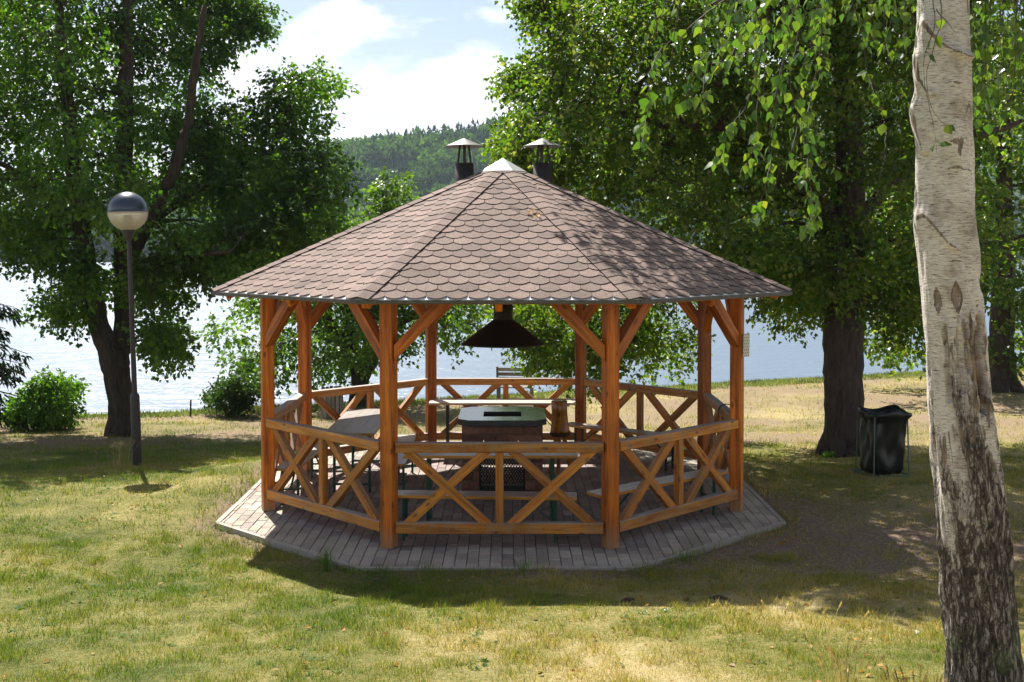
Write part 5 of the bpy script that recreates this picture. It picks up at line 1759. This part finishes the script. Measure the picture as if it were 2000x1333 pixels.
# the dense upper curtain and the right-hand curtain
for i_ in range(62):
    u0 = g.uniform(1330, 1800)
    Y = g.uniform(-8.6, -6.4)
    h_ = 40 + 210 * g.random() ** 1.8 * (0.65 if u0 > 1650 else 1.0)
    v0 = g.uniform(-90, -20)
    dx = g.uniform(-75, 30)
    twig([at(u0, v0, Y), at(u0 + dx * 0.4, v0 + h_ * 0.35, Y), at(u0 + dx * 0.8, v0 + h_ * 0.7, Y), at(u0 + dx, v0 + h_, Y + 0.05)], 0.046, 0.8)
for i_ in range(20):
    u0 = g.uniform(1890, 2040)
    Y = g.uniform(-8.4, -7.2)
    h_ = g.uniform(120, 320)
    v0 = g.uniform(-90, -30)
    dx = g.uniform(-25, 25)
    twig([at(u0, v0, Y), at(u0 + dx * 0.4, v0 + h_ * 0.35, Y), at(u0 + dx * 0.8, v0 + h_ * 0.7, Y), at(u0 + dx, v0 + h_, Y + 0.05)], 0.05, 0.7)
link('twigs', pymesh('twigs', *merge(tw), M_twig, True), birch)
def in_view(p):
    d = p - np.array(CAM)
    x, z = d[0] / d[1], d[2] / d[1]
    return abs(x) < 0.47 and z < 0.225
LV.sort(key=lambda q: (not in_view(q[0]), (q[0][1] - CAM[1])))
RV, RFc, k = [], [], 0
Lv = [np.array([vt.co for vt in m_.vertices]) for m_ in leaf_me]
Lf = [np.array([list(p_.vertices) for p_ in m_.polygons]) for m_ in leaf_me]
for n_, (p, ax, nn3, sz_) in enumerate(LV):
    ax = ax / np.linalg.norm(ax)
    nn3 = nn3 - ax * np.dot(nn3, ax)
    nn3 /= np.linalg.norm(nn3)
    sd = np.cross(ax, nn3)
    B = np.stack([sd, ax, nn3], 1) * sz_
    q = n_ % 4
    if n_ < 298:
        Mx = Matrix(((*B[0], p[0] - b0[0]), (*B[1], p[1] - b0[1]), (*B[2], p[2] - b0[2]), (0, 0, 0, 1)))
        link('leaf', leaf_me[q], birch, Mx)
    else:
        RV.append(Lv[q] @ B.T + p - b0)
        RFc.append(Lf[q] + k)
        k += len(Lv[q])
# high crown above the picture
VV2, FF2 = [np.concatenate(RV)], [np.concatenate(RFc)]
for i_ in range(46):
    d = g.normal(0, 1, 3)
    d /= np.linalg.norm(d)
    c_ = np.array([2.4, BY + 0.4, 7.6]) + d * np.array([1.9, 1.9, 1.7]) * g.random() ** 0.4
    P, A, Nn, L_, _, _ = sprays(c_, (0.5, 0.5, 0.6), 14, 10, 0.07, 900 + i_, 0.9)
    vv, ff = leaves_mesh(P, A, Nn, L_, L_ * 0.4)
    VV2.append(vv - b0)
    FF2.append(ff + k)
    k += len(vv)
o = link('leaves', npmesh('leaves', np.concatenate(VV2), np.concatenate(FF2), M_birchl), birch)
tag(o, kind='stuff')

# ------------------------------------------------------------------ lawn
def grass():
    g = np.random.default_rng(101)
    def field(n, x0, x1, y0, y1, h, wd_, keep=1.0):
        x, y = g.uniform(x0, x1, n), g.uniform(y0, y1, n)
        # stay inside a generous wedge in front of the camera
        ok = (np.abs(x - CAM[0]) < 0.56 * (y - CAM[1]) + 0.6) & (pad_dist(x, y) > -0.012) & (y < shore(x) - 0.1)
        dens = 0.14 + 3.4 * vnoise(x, y, 0.15, 2) * vnoise(x, y, 0.42, 1) * (0.35 + 1.3 * vnoise(x, y, 1.5, 7))
        dens *= (1 - 0.80 * bare_mask(x, y)) + 0.35 * np.exp(-(pad_dist(x, y) / 0.16) ** 2)
        dens *= (1 - 0.85 * dry_mask(x, y))
        ok &= g.random(n) < dens * keep
        x, y = x[ok], y[ok]
        m = len(x)
        z = ground_z(x, y) - 0.004
        tuft = vnoise(x, y, 0.13, 2) ** 2 * 2.0 + 0.35
        edge = np.exp(-(pad_dist(x, y) / 0.35) ** 2)
        hh = h * g.uniform(0.5, 1.35, m) * tuft * (1 + 0.7 * edge)
        a = g.random(m) * 2 * math.pi
        le = g.uniform(0.2, 1.0, m) * hh
        flat = g.random(m) < 0.30
        le = np.where(flat, g.uniform(0.03, 0.075, m), le)
        hh = np.where(flat, g.uniform(0.006, 0.018, m), hh)
        px, py = np.cos(a) * wd_, np.sin(a) * wd_
        b = a + g.uniform(0.6, 2.4, m)
        b1 = np.stack([x - px, y - py, z], -1)
        b2 = np.stack([x + px, y + py, z], -1)
        tp = np.stack([x + np.cos(b) * le, y + np.sin(b) * le, z + hh], -1)
        return np.stack([b1, b2, tp], 1).reshape(-1, 3)
    parts = [field(420000, -6, 6, -10.6, -6.0, 0.038, 0.0020),
             field(420000, -8, 8, -6.0, -2.0, 0.040, 0.0026),
             field(240000, -10.5, 10.5, -2.0, 4.0, 0.045, 0.0038),
             field(170000, -14, 14, 4.0, 12.0, 0.05, 0.006),
             field(90000, -15, 19, 12.0, 27.0, 0.07, 0.010)]
    # fresh fringe along the shore
    n = 26000
    x = g.uniform(-14, 20, n)
    y = shore(x) + g.uniform(-1.6, 0.5, n)
    z = ground_z(x, y)
    a = g.random(n) * 6.28
    hh = g.uniform(0.03, 0.11, n)
    shore_v = (np.stack([np.stack([x - 0.012 * np.cos(a), y - 0.012 * np.sin(a), z - 0.01], -1), np.stack([x + 0.012 * np.cos(a), y + 0.012 * np.sin(a), z - 0.01], -1), np.stack([x + g.normal(0, 0.03, n), y + g.normal(0, 0.03, n), z + hh], -1)], 1).reshape(-1, 3))
    tag(link('shore_grass', npmesh('shore_grass', shore_v, np.arange(len(shore_v)).reshape(-1, 3), M_shore)), 'fringe of fresh green grass along the edge of the lake', 'grass', kind='stuff')
    v = np.concatenate(parts)
    f = np.arange(len(v)).reshape(-1, 3)
    tag(link('grass', npmesh('grass', v, f, M_grass)), 'short dry lawn grass with green patches round the gazebo', 'grass', kind='stuff')
    # low broad-leaved weeds in patches
    n = 3400
    x, y = g.uniform(-6.5, 6, n), g.uniform(-10.4, 1.0, n)
    ok = (vnoise(x, y, 0.8, 4) * vnoise(x, y, 0.3, 5) > 0.36) & (pad_dist(x, y) > 0.03) & (bare_mask(x, y) < 0.5)
    x, y = x[ok], y[ok]
    per = 7
    m = len(x)
    z = ground_z(x, y)
    P = np.stack([x, y, z], -1)[:, None, :] + g.normal(0, 0.016, (m, per, 3)) * np.array([1, 1, 0.0])
    a = g.random((m, per)) * 6.28
    A = np.stack([np.cos(a), np.sin(a), g.uniform(0.15, 0.9, (m, per))], -1)
    Nn = np.stack([-np.cos(a) * 0.4, -np.sin(a) * 0.4, np.ones((m, per))], -1)
    L_ = g.uniform(0.018, 0.045, m * per)
    v, f = leaves_mesh(P.reshape(-1, 3), A.reshape(-1, 3), Nn.reshape(-1, 3), L_, L_ * 0.28)
    tag(link('weeds', npmesh('weeds', v, f, M_weed)), 'low broad leaved green weeds scattered in the dry lawn', 'weeds', kind='stuff')
    # fallen leaves and bits
    n = 2600
    x, y = g.uniform(-6.5, 6.5, n), g.uniform(-10.4, 3.0, n)
    keepd = g.random(n) < np.where(x > 0.2, 0.95, 0.22)
    keepd &= ~((pad_dist(x, y) < 0) & (g.random(n) < 0.88))
    x, y = x[keepd], y[keepd]
    m = len(x)
    z = np.where(pad_dist(x, y) < 0, 0.006, ground_z(x, y) + g.uniform(0.006, 0.03, m))
    a = g.random(m) * 6.28
    A = np.stack([np.cos(a), np.sin(a), g.normal(0, 0.2, m)], -1)
    Nn = g.normal(0, 0.35, (m, 3)) + np.array([0, 0, 1])
    L_ = g.uniform(0.025, 0.07, m)
    v, f = leaves_mesh(np.stack([x, y, z], -1), A, Nn, L_, L_ * 0.33, 0.05, 0.2)
    tag(link('fallen_leaves', npmesh('fallen_leaves', v, f, M_dry)), 'dry yellow and brown fallen leaves scattered on the lawn', 'leaves', kind='stuff')
grass()
def tuft(label, x, y, n, h, seed, m=None, spread=0.05, name='grass_tuft', cat='grass tuft', group=None, heads=False):
    g = np.random.default_rng(seed)
    b = np.array(gpt(x, y))
    V, F, k = [], [], 0
    for i in range(n):
        a = g.random() * 6.28
        q = np.array([math.cos(a), math.sin(a), 0]) * g.random() * spread
        hh = h * g.uniform(0.5, 1.1)
        d = np.array([math.cos(a), math.sin(a), 0]) * hh * g.uniform(0.1, 0.5)
        w_ = np.array([-math.sin(a), math.cos(a), 0]) * g.uniform(0.002, 0.0035)
        p1, p2, p3 = q, q + d * 0.35 + np.array([0, 0, hh * 0.6]), q + d + np.array([0, 0, hh])
        V += [p1 - w_, p1 + w_, p2 + w_ * 0.8, p2 - w_ * 0.8, p3]
        F += [[k, k + 1, k + 2, k + 3], [k + 3, k + 2, k + 4]]
        k += 5
        if heads:
            for s in range(5):
                c_ = p3 - (p3 - p2) * s * 0.13
                V += [c_ + np.array([0.006, 0, -0.012]), c_ + np.array([-0.006, 0.004, -0.004]), c_ + np.array([0, -0.004, 0.014])]
                F += [[k, k + 1, k + 2]]
                k += 3
    o = link(name, pymesh(name, V, F, m or M_weed), None, Matrix.Translation(b))
    return tag(o, label, cat, group, 'stuff' if h < 0.25 else None)
tuft('tall green grass tuft at the front left kerb', -1.62, -3.42, 46, 0.26, 1)
tuft('dry grass stalks round the foot of the lamp post', -5.72, 2.72, 40, 0.42, 2, M_straw, 0.30, heads=True)
tuft('dry seed stalks in the grass left of the birch foot', 1.98, -7.35, 26, 0.26, 3, M_straw, 0.16, heads=True)
tuft('dry seed stalks standing close beside the birch trunk', 2.22, -7.85, 40, 0.22, 4, M_straw, 0.14, heads=True)
tuft('sparse dry stalks in the shade between birch and pavement', 2.15, -5.9, 20, 0.20, 5, M_straw, 0.35, heads=True)
tuft('grass growing at the front right kerb', 1.75, -3.10, 46, 0.12, 6, None, 0.18)
tuft('green grass clump at the middle of the front kerb', 0.20, -3.48, 60, 0.11, 7, None, 0.22)
g = np.random.default_rng(15)
RP_, RA_, RN_ = [], [], []
for T_ in [tabs[q] for q in g.integers(0, min(500, len(tabs)), 46)]:
    Fm = T_[6]
    p = Fm @ Vector((T_[2] + g.uniform(-0.08, 0.08), T_[3] + g.uniform(0.0, 0.12), 0.016))
    n3 = Fm.to_3x3() @ Vector((0, 0, 1))
    RP_.append(p)
    RA_.append((Fm.to_3x3() @ Vector((g.normal(), g.normal(), 0))))
    RN_.append(np.array(n3) + g.normal(0, 0.25, 3))
v, f = leaves_mesh(np.array([list(p) for p in RP_]), np.array([list(p) for p in RA_]), np.array(RN_), g.uniform(0.015, 0.042, len(RP_)), 0.008, 0.05, 0.2)
tag(link('roof_litter', npmesh('roof_litter', v, f, M_dry)), 'small dry leaves blown onto the shingle roof', 'leaves', kind='stuff')
# broad leaves beside the birch
def broad_plant(label, x, y, n, ln, seed, name='leafy_plant', cat='plant'):
    g = np.random.default_rng(seed)
    P = g.normal(0, 0.03, (n, 3)) * np.array([1, 1, 0])
    a = g.random(n) * 6.28
    A = np.stack([np.cos(a), np.sin(a), g.uniform(0.3, 1.2, n)], -1)
    v, f = leaves_mesh(P + np.array([0, 0, 0.02]), A, np.stack([-np.cos(a), -np.sin(a), np.ones(n)], -1), g.uniform(0.6, 1.1, n) * ln, ln * 0.30)
    return tag(link(name, npmesh(name, v, f, M_weed), None, Matrix.Translation(gpt(x, y))), label, cat)
broad_plant('small bright green leafy plant at the foot of the birch', 2.36, -7.95, 16, 0.13, 5)
broad_plant('ivy like sprouts at the foot of the linden', lx - 0.42, LY - 0.55, 26, 0.16, 6)
def stick(label, x, y, ln, r, deg, seed):
    g = np.random.default_rng(seed)
    b = gpt(x, y)
    pts = [(-ln / 2, 0, r * 0.8), (-ln * 0.1, 0.012, r + 0.006), (ln * 0.2, -0.008, r + 0.004), (ln / 2, 0.01, r * 0.8)]
    o = link('stick', pymesh('stick', *tube(pts, [r, r * 1.05, r * 0.9, r * 0.6], 7), M_bark, True), None, Matrix.Translation((b[0], b[1], b[2] + 0.012)) @ Matrix.Rotation(R(deg), 4, 'Z'))
    tag(o, label, 'stick', 'sticks lying on the lawn')
stick('short dark stick on the dry lawn below the front right post', 1.02, -4.85, 0.13, 0.016, 30, 1)
stick('dark broken stick on the dry lawn towards the birch', 1.78, -4.75, 0.13, 0.017, -22, 2)
# fallen twig with dry leaves on the front roof face
a, b = ring(0, RE), ring(1, RE)
m_ = (a + b) / 2 + Vector((0, 0, ZE))
upv = (apex - m_).normalized()
nv = (b - a).normalized().cross(upv)
o_ = m_ + upv * 2.02 + Vector((0.22, 0, 0)) + nv * 0.022
tw_ = thing('fallen_twig', 'thin fallen twig with rusty leaves on the front roof slope', 'twig', tuple(o_))
tx = Vector((1, 0, 0))
loc = lambda x, y, z=0.0: tx * x + upv * y + nv * z
tp_ = merge([tube([loc(-0.16, 0.16), loc(-0.08, 0.08, 0.01), loc(0.02, 0.02, 0.012), loc(0.14, -0.08, 0.006)], [0.004, 0.004, 0.003, 0.002], 5),
             tube([loc(-0.08, 0.08, 0.01), loc(-0.04, -0.06, 0.01), loc(-0.10, -0.16, 0.004)], [0.003, 0.002, 0.002], 5)])
link('stem', pymesh('stem', *tp_, M_twig), tw_)
g = np.random.default_rng(9)
P = np.array([list(loc(0.14 + g.normal(0, 0.04), -0.09 + g.normal(0, 0.05), 0.012)) for _ in range(10)])
A = np.array([list(loc(g.normal(), g.normal())) for _ in range(10)])
v, f = leaves_mesh(P, A, np.tile(np.array(nv), (10, 1)) + g.normal(0, 0.3, (10, 3)), 0.055, 0.018)
link('dry_leaf', npmesh('dry_leaf', v, f, M_dry), tw_)

# ------------------------------------------------------------------ summer air over the lake
hm = bpy.data.materials.new('haze')
hm.use_nodes = True
hn = hm.node_tree
hn.nodes.clear()
ho = N(hn, 'ShaderNodeOutputMaterial')
pv = N(hn, 'ShaderNodeVolumePrincipled', i_Density=0.00015)
pv.inputs['Color'].default_value = (0.72, 0.86, 1.0, 1)
L(hn, pv.outputs[0], ho.inputs['Volume'])
vv, ff = box_v(-1620, 1620, -75, 2720, -9, 240)
tag(link('haze', pymesh('haze', vv, ff, hm)), kind='stuff')
